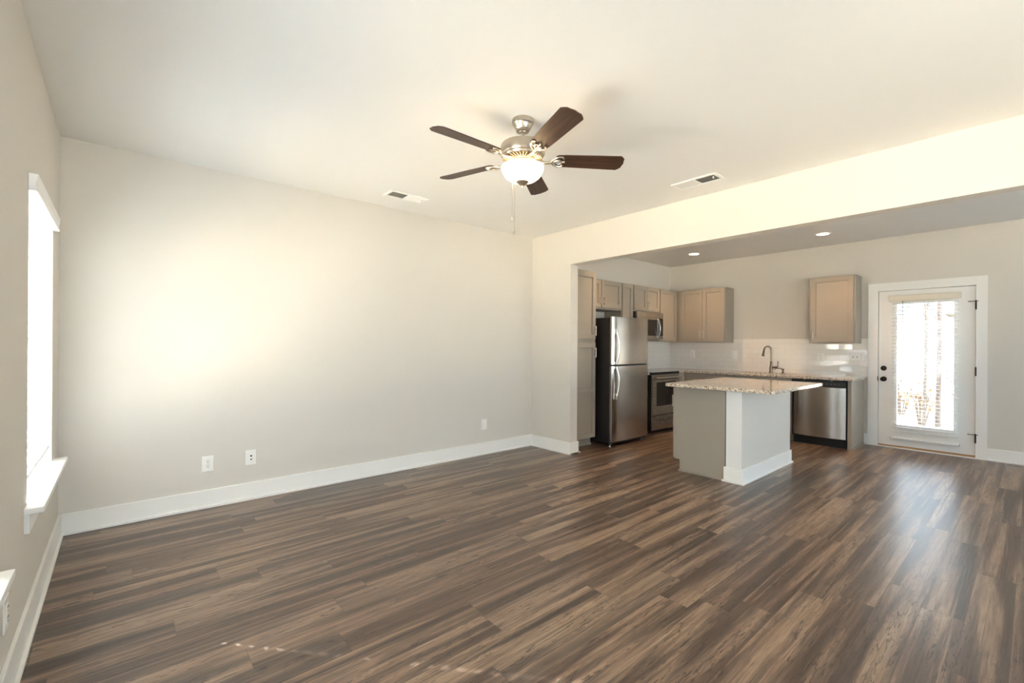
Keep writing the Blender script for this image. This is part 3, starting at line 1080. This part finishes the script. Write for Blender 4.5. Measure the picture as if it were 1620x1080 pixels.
# faucet
fx, fy = 7.468, 2.618
fa = thing('kitchen_faucet', 'brushed nickel gooseneck faucet standing behind the sink', 'faucet', (fx, fy, CT))
MB().lathe([(0.0, 0.0), (0.029, 0.0), (0.029, 0.008), (0.024, 0.014), (0.024, 0.05), (0.022, 0.085), (0.017, 0.125), (0.015, 0.15), (0.018, 0.156), (0.018, 0.164), (0.0145, 0.17), (0.0, 0.17)], seg=28).build('faucet_body', 'faucet', fa)
pts = [(0, 0, 0.165), (0, 0, 0.31)]
sdx, sdy = -0.75, 0.66       # the spout is swung towards the corner
ra = 0.052
for i in range(1, 15):
    a = pi * i / 14 * 0.93
    q = ra * (1 - cos(a))
    pts.append((sdx * q, sdy * q, 0.345 + ra * sin(a)))
MB().tube(pts, 0.0115, 14).build('spout', 'faucet', fa)
e = Vector(pts[-1])
MB().tube([e, e + Vector((sdx * 0.006, sdy * 0.006, -0.03)), e + Vector((sdx * 0.014, sdy * 0.014, -0.075)), e + Vector((sdx * 0.018, sdy * 0.018, -0.11))], [0.0125, 0.014, 0.017, 0.021], 16).build('spray_head', 'faucet', fa)
lv = MB().tube([(0, -0.015, 0.075), (0, -0.07, 0.085), (0, -0.092, 0.083)], [0.014, 0.013, 0.012], 12)
lv.tube([(0, -0.088, 0.08), (0.0, -0.092, 0.11), (0.004, -0.095, 0.18)], [0.008, 0.006, 0.007], 10)
lv.build('lever_handle', 'faucet', fa)

sd = thing('soap_dispenser', 'small curved nickel soap dispenser beside the faucet lever', 'soap dispenser', (7.468, 2.455, CT))
MB().lathe([(0.0, 0.0), (0.021, 0.0), (0.021, 0.006), (0.012, 0.012), (0.011, 0.042), (0.016, 0.048), (0.016, 0.064), (0.0, 0.068)], seg=20).build('pump_body', 'faucet', sd)
MB().tube([(0, 0, 0.058), (-0.02, 0.035, 0.072), (-0.05, 0.075, 0.070), (-0.062, 0.092, 0.052)], [0.0075, 0.007, 0.0065, 0.006], 10).build('pump_nozzle', 'faucet', sd)

# ------------------------------------------------------------------ refrigerator
FX0, FX1, FH = 4.735, 5.563, 1.672
fr = thing('refrigerator', 'stainless top-freezer refrigerator with black sides', 'refrigerator', (FX0, 3.565, 0))
FW = FX1 - FX0
MB().box(0, FW, 0, 0.70, 0.045, FH - 0.012).build('cabinet_body', 'blacksteel', fr, 0.004)
MB().box(0.01, FW - 0.01, -0.005, 0.03, 0.03, 0.062).build('toe_grille', 'blackplastic', fr)


def fridge_door(name, z0, z1):
    n = 18
    poly = [(0.002, -0.006), (FW - 0.002, -0.006)]
    for i in range(n + 1):
        t = 1 - i / n
        x = 0.002 + (FW - 0.004) * t
        edge = min(t, 1 - t) * (FW - 0.004)
        rnd = 0.016 * (1 - max(0.0, 1 - edge / 0.016) ** 2) ** 0.5
        bulge = 0.018 * (1 - (2 * t - 1) ** 2)
        poly.append((x, -0.034 - rnd - bulge))
    mb = MB().prism(poly, 'z', z0, z1)
    return mb.build(name, 'steel', fr, 0.003, smooth=50)


ZS = 1.048
fz = fridge_door('freezer_door', ZS + 0.007, FH)
rf = fridge_door('fridge_door', 0.066, ZS - 0.010)
MB().box(0.008, FW - 0.008, -0.03, 0.0, ZS - 0.009, ZS + 0.006).build('door_gap', 'blackplastic', fr)
MB().box(FW - 0.07, FW - 0.002, -0.052, -0.012, ZS - 0.007, ZS + 0.004).build('hinge', 'handle_steel', fr, 0.002, label='steel centre hinge')


def fridge_handle(doorobj, zt, zb, up_end):
    hx_ = 0.052
    yo = -0.05
    h = MB()
    n = 12
    pts, rad = [], []
    for i in range(n + 1):
        t = i / n
        z_ = zb + (zt - zb) * t
        s_ = sin(pi * t)
        pts.append((hx_ + 0.034 * (t if up_end else 1 - t) * 0 + 0.018 * s_, yo - 0.022 - 0.03 * s_, z_))
        rad.append(0.0135)
    h.tube(pts, rad, 12)
    za = zt if up_end else zb
    h.box(hx_ - 0.014, hx_ + 0.016, yo - 0.036, yo + 0.02, za - 0.075 if up_end else za, za if up_end else za + 0.075)
    zb_ = zb if up_end else zt
    h.box(hx_ - 0.012, hx_ + 0.013, yo - 0.032, yo + 0.02, zb_ - 0.004 if up_end else zb_ - 0.028, zb_ + 0.028 if up_end else zb_ + 0.004)
    h.build('handle', 'handle_steel', doorobj, 0.003, label='polished bowed handle')


fridge_handle(fz, 1.512, 1.066, True)
fridge_handle(rf, 1.030, 0.612, False)
for xx in (0.05, FW - 0.06):
    MB().lathe([(0.0, 0.0), (0.024, 0.0), (0.024, 0.012), (0.010, 0.016), (0.010, 0.05), (0.0, 0.05)], xx, 0.02, 0, 16).build('leveling_foot', 'handle_steel', fr, label='shiny leveling foot')
for xx in (0.05, FW - 0.06):
    MB().lathe([(0.0, 0.0), (0.024, 0.0), (0.024, 0.012), (0.010, 0.016), (0.010, 0.05), (0.0, 0.05)], xx, 0.62, 0, 16).build('leveling_foot', 'blackplastic', fr)

# ------------------------------------------------------------------ range
RX0, RX1, RY = 5.918, 6.688, 3.70
rg = thing('range', 'stainless electric range with black glass cooktop and oven window', 'range', (RX0, RY, 0))
RW = RX1 - RX0
MB().box(0.004, RW - 0.004, 0.0, YE - RY - 0.012, 0.03, 0.865).build('body', 'blacksteel', rg, 0.003)
ct = MB().box(0.0, RW, -0.022, YE - RY - 0.012, 0.872, 0.907).build('cooktop', 'blackgloss', rg, 0.004)
for (bx_, by_, r_) in ((0.2, 0.17, 0.105), (0.57, 0.17, 0.085), (0.2, 0.45, 0.08), (0.57, 0.45, 0.105)):
    br = MB().lathe([(r_ - 0.003, 0.0), (r_, 0.0), (r_, 0.0006), (r_ - 0.003, 0.0006), (r_ - 0.003, 0.0)], bx_, by_, 0.907, 40, False)
    br.build('burner_ring', 'greyplastic', ct)
MB().box(0.006, RW - 0.006, -0.018, 0.0, 0.80, 0.871).build('control_panel', 'steel_h', rg, 0.003)
od = MB()
wz0, wz1, wx0, wx1 = 0.40, 0.755, 0.105, RW - 0.105
od.box(0.004, wx0, -0.028, 0.0, 0.27, 0.795).box(wx1, RW - 0.004, -0.028, 0.0, 0.27, 0.795)
od.box(wx0, wx1, -0.028, 0.0, 0.27, wz0).box(wx0, wx1, -0.028, 0.0, wz1, 0.795)
od = od.build('oven_door', 'steel_h', rg, 0.002)
MB().box(wx0, wx1, -0.025, -0.004, wz0, wz1).build('oven_window', 'blackgloss', od)
hd_ = MB().tube([(0.03, -0.062, 0.825), (RW - 0.03, -0.062, 0.825)], 0.0135, 14)
for xx in (0.06, RW - 0.06):
    hd_.tube([(xx, -0.02, 0.82), (xx, -0.062, 0.825)], 0.010, 10)
hd_.build('handle', 'handle_steel', od, label='polished round bar handle')
dw = MB().box(0.004, RW - 0.004, -0.026, 0.0, 0.05, 0.258)
dw = dw.build('storage_drawer', 'steel_h', rg, 0.002)
MB().prism([(-0.0262, 0.178), (-0.040, 0.192), (-0.040, 0.205), (-0.0262, 0.208)], 'x', 0.10, RW - 0.10).build('drawer_grip', 'steel_h', dw, 0.001)
for xx in (0.05, RW - 0.05):
    for yy in (0.05, 0.55):
        MB().lathe([(0.0, 0.0), (0.02, 0.0), (0.02, 0.01), (0.008, 0.012), (0.008, 0.035), (0.0, 0.035)], xx, yy, 0, 14).build('leveling_foot', 'blackplastic', rg)

# ------------------------------------------------------------------ over-range microwave
mw = thing('microwave', 'stainless over-the-range microwave with bowed handle', 'microwave', (5.952, YE - 0.0095, 1.412))
MWW, MWD, MWH = 0.742, 0.36, 0.418
MB().box(0, MWW, -MWD, 0, 0, MWH).build('body', 'blackplastic', mw, 0.003)
md = MB()
vz = MWH - 0.085
md.box(0.018, MWW, -MWD - 0.022, -MWD - 0.0005, vz, MWH)
md.build('top_grille', 'steel_h', mw, 0.002)
md = MB()
cx_ = 0.60
md.box(0.018, 0.075, -MWD - 0.024, -MWD - 0.0005, 0.0, vz - 0.003).box(cx_ - 0.03, cx_, -MWD - 0.024, -MWD - 0.0005, 0.0, vz - 0.003)
md.box(0.075, cx_ - 0.03, -MWD - 0.024, -MWD - 0.0005, 0.0, 0.05).box(0.075, cx_ - 0.03, -MWD - 0.024, -MWD - 0.0005, vz - 0.03, vz - 0.003)
md = md.build('door', 'steel_h', mw, 0.002)
MB().box(0.075, cx_ - 0.03, -MWD - 0.022, -MWD - 0.003, 0.05, vz - 0.03).build('door_window', 'blackgloss', md)
pts = [(cx_ - 0.012 + 0.0 * i, -MWD - 0.026 - 0.036 * sin(pi * i / 10), 0.02 + (vz - 0.03) * i / 10) for i in range(11)]
MB().tube(pts, 0.011, 12).build('handle', 'handle_steel', md, label='polished bowed handle')
MB().box(cx_ + 0.003, MWW, -MWD - 0.022, -MWD - 0.0005, 0.05, vz - 0.003).build('control_panel', 'blackgloss', mw, 0.002)
MB().box(cx_ + 0.003, MWW, -MWD - 0.022, -MWD - 0.0005, 0.0, 0.047).build('lower_trim', 'steel_h', mw, 0.002)

# ------------------------------------------------------------------ dishwasher
dwt = thing('dishwasher', 'stainless dishwasher with black control strip beside the end panel', 'dishwasher', (XD - 0.02, 2.180, 0), R(-90))
DWW = 2.180 - 1.552
MB().box(0.006, DWW - 0.004, -0.585, 0, 0.10, CB - 0.012).build('tub', 'blackplastic', dwt)
n = 14
poly = [(0.028, -0.586)] + [(0.028 + (DWW - 0.04) * i / n, -0.598 - 0.040 * (1 - abs(2 * i / n - 1) ** 3.0)) for i in range(n + 1)] + [(0.028 + (DWW - 0.04), -0.586)]
MB().prism(poly, 'z', 0.118, 0.775).build('door', 'steel', dwt, 0.003, smooth=50)
dstrip = MB().box(0.010, DWW - 0.006, -0.634, -0.586, 0.782, CB - 0.016).build('control_strip', 'blackplastic', dwt, 0.004)
for xx in (0.16, DWW - 0.16):
    MB().box(xx - 0.014, xx + 0.014, -0.628, -0.60, CB - 0.015, CB - 0.006).build('mounting_clip', 'handle_steel', dwt)
for i in range(6):
    MB().box(0.33 + i * 0.042, 0.345 + i * 0.042, -0.6355, -0.634, 0.815, 0.822).build('control_button', 'greyplastic', dstrip)
MB().box(0.012, DWW - 0.008, -0.545, -0.50, 0.0, 0.10).build('kick_plate', 'blackplastic', dwt)

# ------------------------------------------------------------------ island
IX0, IX1 = 4.422, 5.700
isl = thing('kitchen_island', 'kitchen island with greige cabinet side and white end wall', 'island', ((IX0 + IX1) / 2, 2.14, 0))
ox, oy = -(IX0 + IX1) / 2, -2.14


def L(x, y):
    return (x + ox, y + oy)


IC = 0.882
mb = MB().box(IX0 + ox, IX1 + ox, 1.955 + oy, 2.424 + oy, 0.0, IC)
mb.box(IX0 + ox, IX1 + ox, 2.424 + oy, 2.484 + oy, 0.118, IC)
mb.build('cabinet_body', 'cab', isl, 0.001)
mb = MB().box(IX0 - 0.013 + ox, IX0 + ox, 1.97 + oy, 2.436 + oy, 0, 0.02).build('shoe_moulding', 'cab', isl, 0.003)
wp = MB().box(IX0 + ox, IX1 + ox, 1.80 + oy, 1.945 + oy, 0, IC).build('end_wall', 'wall', isl, label='painted white end wall')
mb = MB().box(IX0 - 0.004 + ox, IX0 + ox - 0.0002, 1.80 + oy, 1.945 + oy, 0.14, IC).build('corner_board', 'trim', isl)
bb = MB()
bb.box(IX0 - 0.018 + ox, IX0 - 0.0045 + ox, 1.785 + oy, 1.962 + oy, 0, 0.142)
bb.box(IX0 - 0.0045 + ox, IX1 + 0.015 + ox, 1.785 + oy, 1.7998 + oy, 0, 0.142)
bb.box(IX1 + 0.0002 + ox, IX1 + 0.015 + ox, 1.80 + oy, 1.945 + oy, 0, 0.142)
bb.box(IX0 - 0.032 + ox, IX0 - 0.018 + ox, 1.771 + oy, 1.975 + oy, 0, 0.018)
bb.box(IX0 - 0.018 + ox, IX1 + 0.03 + ox, 1.771 + oy, 1.785 + oy, 0, 0.018)
bb.box(IX1 + 0.015 + ox, IX1 + 0.03 + ox, 1.785 + oy, 1.945 + oy, 0, 0.018)
bb.build('baseboard_wrap', 'trim', isl, 0.003, label='white baseboard wrapped round the end wall')
# doors on the side that faces the range (local frame turned by half a turn)
back = [(IX0 + 0.012, 5.05), (5.06, IX1 - 0.012)]
for i, (a, b) in enumerate(back):
    mb = MB()
    yb_, yf_ = 2.4845, 2.505
    z0_, z1_ = 0.13, 0.865
    w_ = 0.055
    mb.box(a, a + w_, yb_, yf_, z0_, z1_).box(b - w_, b, yb_, yf_, z0_, z1_).box(a + w_, b - w_, yb_, yf_, z0_, z0_ + w_).box(a + w_, b - w_, yb_, yf_, z1_ - w_, z1_)
    mb.box(a + w_, b - w_, yb_, yf_ - 0.01, z0_ + w_, z1_ - w_)
    dd = mb.build('door', 'cab', isl, 0.001)
    dd.location = (ox, oy, 0)
    hx_ = a + 0.03 if i == 0 else b - 0.03
    hb = MB().tube([(hx_, yf_ + 0.024, 0.66), (hx_, yf_ + 0.024, 0.78)], 0.0055, 10)
    for z_ in (0.675, 0.765):
        hb.tube([(hx_, yf_ - 0.001, z_), (hx_, yf_ + 0.024, z_)], 0.005, 8)
    hb.build('handle', 'nickel', dd, label='brushed nickel bar pull')

cx0, cx1, cy0, cy1 = 4.285, 5.69, 1.478, 2.525
rr_ = 0.035
poly = []
for (px_, py_, a0) in ((cx1 - rr_, cy1 - rr_, 0), (cx0 + rr_, cy1 - rr_, 90), (cx0 + rr_, cy0 + rr_, 180), (cx1 - rr_, cy0 + rr_, 270)):
    for i in range(7):
        a = R(a0 + 15 * i)
        poly.append((px_ + rr_ * cos(a), py_ + rr_ * sin(a)))
tag(MB().prism(poly, 'z', IC + 0.0005, 0.914).build('countertop', 'granite', None, 0.003), 'speckled granite slab overhanging the kitchen island', 'countertop')

# ------------------------------------------------------------------ ceiling fan
fan = thing('ceiling_fan', 'five-blade brushed nickel ceiling fan with lit bowl light', 'ceiling fan', (1.869, 2.071, HL))
MB().lathe([(0.0, 0.0), (0.066, 0.0), (0.067, -0.012), (0.064, -0.026), (0.059, -0.030), (0.056, -0.042), (0.047, -0.058), (0.043, -0.066), (0.039, -0.068), (0.039, -0.073), (0.0, -0.073)], seg=40).build('canopy', 'nickel', fan)
MB().lathe([(0.0, -0.072), (0.024, -0.072), (0.022, -0.080), (0.011, -0.084), (0.0105, -0.150), (0.018, -0.152), (0.018, -0.160), (0.0, -0.160)], seg=24).build('downrod', 'nickel', fan)
MB().lathe([(0.0, -0.150), (0.060, -0.150), (0.115, -0.152), (0.131, -0.156), (0.137, -0.164), (0.137, -0.212), (0.130, -0.222), (0.120, -0.224), (0.0, -0.224)], seg=56).build('motor_housing', 'nickel', fan)
vr = MB().lathe([(0.060, -0.224), (0.122, -0.224), (0.120, -0.229), (0.060, -0.229)], seg=48, caps=False)
for i in range(36):
    a = 2 * pi * i / 36
    rot = Matrix.Rotation(a, 3, 'Z')
    vr.box(0.074, 0.122, -0.0032, 0.0032, -0.246, -0.228, rot, (0, 0, -0.237))
vr.lathe([(0.118, -0.228), (0.124, -0.230), (0.120, -0.238), (0.114, -0.236)], seg=48, caps=False)
vr.lathe([(0.058, -0.232), (0.080, -0.240), (0.078, -0.252), (0.054, -0.252)], seg=48, caps=False)
vr.build('vent_ring', 'nickel', fan)
MB().lathe([(0.0, -0.229), (0.112, -0.229), (0.112, -0.232), (0.0, -0.232)], seg=40).build('motor_underside', 'ventback', fan)
MB().lathe([(0.0, -0.240), (0.062, -0.240), (0.064, -0.256), (0.058, -0.270), (0.062, -0.276), (0.071, -0.280), (0.073, -0.288), (0.0, -0.288)], seg=40).build('switch_housing', 'nickel', fan)
bp_ = [(0.130, -0.290), (0.131, -0.296), (0.128, -0.311), (0.120, -0.330), (0.105, -0.351), (0.081, -0.368), (0.053, -0.378), (0.028, -0.382)]
bi_ = [(r - 0.004, z + 0.004) for r, z in bp_]
MB().lathe(bp_ + [(0.0, -0.383)], seg=56, caps=False).lathe([(0.130, -0.290), (0.118, -0.2855), (0.074, -0.2855)], seg=56, caps=False).build('light_bowl', 'bowl', fan, smooth=60, label='frosted glass bowl, lit')
MB().lathe([(0.0, -0.378), (0.040, -0.379), (0.039, -0.384), (0.028, -0.392), (0.016, -0.401), (0.008, -0.406), (0.009, -0.411), (0.006, -0.418), (0.0, -0.420)], seg=28).build('finial', 'nickel', fan)
for (px_, py_, zb_) in ((-0.012, 0.012, -0.700), (-0.028, 0.030, -0.600)):
    px2, py2 = 0.02 + px_ , 0.078 + py_ * 0.3
    c = MB()
    c.tube([(px2, py2, -0.285), (px2, py2, zb_ + 0.02)], 0.0011, 6)
    ch = c.build('pull_chain', 'nickel', fan)
    MB().lathe([(0.0, 0.036), (0.003, 0.035), (0.0055, 0.028), (0.006, 0.006), (0.004, 0.001), (0.0, 0.0)], px2, py2, zb_, 14).build('chain_fob', 'nickel', ch)


def blade_outline():
    # (x along the blade, half width) with bracket-shaped tip
    x0_, x1_ = 0.205, 0.635
    top = [(x0_, 0.045), (x0_ + 0.015, 0.054), (x0_ + 0.06, 0.058), (x1_ - 0.075, 0.067), (x1_ - 0.032, 0.068), (x1_ - 0.020, 0.058), (x1_ - 0.006, 0.042), (x1_ - 0.005, 0.024), (x1_, 0.0)]
    return top + [(x, -y) for x, y in reversed(top[:-1])]


pitch = Matrix.Rotation(R(-13), 4, 'X')
zc = -0.243


def tilt(co):
    v = pitch @ Vector((co.x, co.y, co.z - zc))
    return Vector((v.x, v.y, v.z + zc))


bl_me = MB().prism(blade_outline(), 'z', zc - 0.003, zc + 0.003, tilt)
b0 = bl_me.build('blade', 'blade', fan, 0.001, smooth=12)
bk = MB()
bk.tube([(0.082, 0, zc - 0.004), (0.115, 0, zc - 0.012), (0.150, 0, zc - 0.016), (0.190, 0, zc - 0.009)], [0.011, 0.010, 0.009, 0.008], 10)
for s_ in (-1, 0, 1):
    if s_ == 0:
        p_ = [(0.185, 0, -0.009), (0.225, 0, -0.008), (0.262, 0, -0.0065)]
    else:
        p_ = [(0.178, 0, -0.010), (0.192, s_ * 0.026, -0.009), (0.215, s_ * 0.044, -0.008), (0.242, s_ * 0.046, -0.007), (0.252, s_ * 0.032, -0.0065)]
    bk.tube([tuple(tilt(Vector((x, y, zc + z_)))) for x, y, z_ in p_], [0.0065] * (len(p_) - 1) + [0.0075], 8)
for s_ in (-1, 1):
    bk.tube([tuple(tilt(Vector((x, s_ * y, zc - 0.0085)))) for x, y in ((0.195, 0.004), (0.212, 0.016), (0.228, 0.020), (0.240, 0.010), (0.232, 0.002))], 0.005, 8)
br0 = bk.build('blade_bracket', 'nickel', b0, label='scrolled nickel bracket')
ANG = 179.6
b0.rotation_euler = (0, 0, R(ANG))
for k in range(1, 5):
    nb_ = b0.copy()
    COL.objects.link(nb_)
    nb_.rotation_euler = (0, 0, R(ANG + 72 * k))
    nk = br0.copy()
    COL.objects.link(nk)
    nk.parent = nb_


# ------------------------------------------------------------------ ceiling vents and recessed lights
def vent(label, loc, rz, w=0.385, d=0.185):
    t = thing('ceiling_vent', label, 'vent', loc, rz, 'supply vents in the living room ceiling')
    f = MB()
    e = 0.026
    f.box(-w / 2, w / 2, -d / 2, -d / 2 + e, -0.009, 0).box(-w / 2, w / 2, d / 2 - e, d / 2, -0.009, 0)
    f.box(-w / 2, -w / 2 + e, -d / 2 + e, d / 2 - e, -0.009, 0).box(w / 2 - e, w / 2, -d / 2 + e, d / 2 - e, -0.009, 0)
    f.box(-0.008, 0.008, -d / 2 + e, d / 2 - e, -0.009, 0)
    f.build('frame', 'trim', t, 0.003)
    MB().box(-w / 2 + e, w / 2 - e, -d / 2 + e, d / 2 - e, -0.0012, -0.0002).build('duct_shade_plate', 'ventback', t)  # dark plate: the shade inside the duct is put into its colour
    for sgn in (-1, 1):
        lv_ = MB()
        n_ = 11
        for i in range(n_):
            xc = sgn * (0.014 + (w / 2 - e - 0.014) * (i + 0.5) / n_)
            lv_.box(xc - 0.0062, xc + 0.0062, -d / 2 + e, d / 2 - e, -0.0052, -0.0044, Matrix.Rotation(R(35 * sgn), 3, 'Y'))
        lv_.build('louvres', 'trim', t)
    MB().box(w / 2 - 0.05, w / 2 - 0.042, -0.03, -0.022, -0.022, -0.006).build('damper_lever', 'trim', t)
    return t


v1 = vent('white ceiling vent near the top of the blank wall', (2.02, 3.865, HL), 0)
copy_thing(v1, (3.665, 1.862, HL), R(-90), 'white ceiling vent between the fan and the kitchen opening')


def can(label, loc):
    t = thing('recessed_light', label, 'ceiling light', loc, 0, 'recessed lights in the kitchen ceiling')
    MB().lathe([(0.066, -0.0005), (0.092, -0.0005), (0.092, -0.004), (0.080, -0.008), (0.066, -0.006), (0.066, -0.0005)], seg=40, caps=False).build('trim_ring', 'trim', t)
    MB().lathe([(0.0, -0.0005), (0.0665, -0.0005), (0.0665, -0.0045), (0.0, -0.0055)], seg=32).build('lens', 'lens', t)
    return t


def can_light(x, y):
    ld = bpy.data.lights.new('can_glow', 'SPOT')
    ld.energy = 36
    ld.color = (1.0, 0.63, 0.36)
    ld.spot_size = R(118)
    ld.spot_blend = 1.0
    ld.shadow_soft_size = 0.06
    o = bpy.data.objects.new('can_glow', ld)
    o.location = (x, y, HK - 0.07)
    COL.objects.link(o)


CANS = [(6.735, 3.47, 'small round recessed light above the kitchen corner by the wall cabinets'), (6.725, 1.762, 'small round recessed light in the kitchen ceiling before the lone wall cabinet')]
c0 = can(CANS[0][2], (CANS[0][0], CANS[0][1], HK))
copy_thing(c0, (CANS[1][0], CANS[1][1], HK), 0, CANS[1][2])
ADDED_CANS = [(4.95, 3.47, 'added unseen recessed light behind the header, over the refrigerator side'), (4.95, 1.762, 'added unseen recessed light behind the header, over the end of the island')]  # two fixtures added out of view for warm light in the kitchen
for (x, y, lab) in ADDED_CANS:
    copy_thing(c0, (x, y, HK), 0, lab)
for (x, y, _) in CANS + ADDED_CANS:
    can_light(x, y)

# ------------------------------------------------------------------ outdoors, seen through the door glass
structure(MB().box(XD + TH, XD + 60, -40, 45, -0.5, -0.35), 'ground_outside', 'ground')
structure(MB().box(-25, XA - TH - 0.01, -25, 30, -0.5, -0.35), 'ground_street', 'ground')


def tree(label, x, y, h, r, lean, fork):
    t = thing('tree', label, 'tree', (x, y, -0.36), 0, 'bare trees behind the house')
    pts = [(lean * i / 8 * 0.6 + 0.02 * sin(i * 1.7), 0.015 * cos(i * 1.3), h * i / 8) for i in range(9)]
    MB().tube(pts, [r * (1 - 0.07 * i) for i in range(9)], 12).build('trunk', 'bark', t)
    for (f, dx, dy, ln) in fork:
        k = int(f * 8)
        p = Vector(pts[k])
        MB().tube([p, p + Vector((dx * 0.4, dy * 0.4, ln * 0.35)), p + Vector((dx, dy, ln))], [r * 0.5, r * 0.36, r * 0.18], 8).build('branch', 'bark', t)
    return t


tree('bare forked tree trunk seen through the door glass, mid pane', 11.0, 1.30, 6.0, 0.030, 0.1, [(0.38, 0.05, -0.12, 0.9), (0.7, 0.2, 0.4, 1.5)])
tree('thicker straight tree trunk seen through the door glass, hinge side', 11.2, 1.135, 6.5, 0.042, -0.1, [(0.75, 0.1, -0.5, 1.8)])


def bush(label, x, y, h, w, n, seed):
    rnd = random.Random(seed)
    t = thing('shrub', label, 'shrub', (x, y, -0.36), 0, 'dry shrubs behind the house')
    st = MB()
    lf = MB()
    for i in range(n):
        a = rnd.uniform(0, 2 * pi)
        q = rnd.uniform(0.2, 1.0) * w
        tip = Vector((q * cos(a), q * sin(a), h * rnd.uniform(0.55, 1.0)))
        st.tube([(0.05 * cos(a), 0.05 * sin(a), 0), tip * 0.5 + Vector((0, 0, 0.12)), tip], [0.014, 0.009, 0.004], 5)
        for j in range(9):
            c = tip * rnd.uniform(0.45, 1.05) + Vector((rnd.uniform(-.12, .12), rnd.uniform(-.12, .12), rnd.uniform(-.1, .1)))
            m = Matrix.Rotation(rnd.uniform(0, 6), 3, Vector((rnd.uniform(-1, 1), rnd.uniform(-1, 1), rnd.uniform(-1, 1))).normalized())
            s_ = rnd.uniform(0.03, 0.06)
            vs_ = [lf.bm.verts.new(c + m @ Vector(p)) for p in ((-s_, 0, 0), (0, -s_ * 0.5, s_ * 0.2), (s_, 0, 0), (0, s_ * 0.5, s_ * 0.2))]
            lf.bm.faces.new(vs_)
    st.build('stems', 'bark', t)
    lf.build('leaves', 'leaf', t)
    return t


bush('low russet shrub seen through the door glass toward the knob side', 14.6, 2.15, 1.15, 0.45, 12, 3)
bush('low yellow-brown shrub seen through the middle of the door glass', 13.0, 1.58, 0.95, 0.38, 11, 5)
bush('low dry shrub seen through the door glass toward the hinges', 14.6, 1.05, 1.1, 0.42, 12, 9)

hs = thing('house', 'pale neighbouring house far behind the trees', 'house', (30, 6.2, -0.36))
MB().box(-3, 3, -3.6, 4.5, 0, 3.1).build('walls', 'siding', hs)
MB().prism([(-4.0, 3.1), (4.9, 3.1), (4.9, 3.2), (0.4, 4.9), (-4.0, 3.2)], 'x', -3.3, 3.3).build('roof', 'roof', hs)
for yy in (-0.6, 0.6, 1.8):
    w_ = MB().box(-3.04, -3.0, yy - 0.38, yy + 0.38, 1.3, 2.5).build('window', 'housedark', hs)
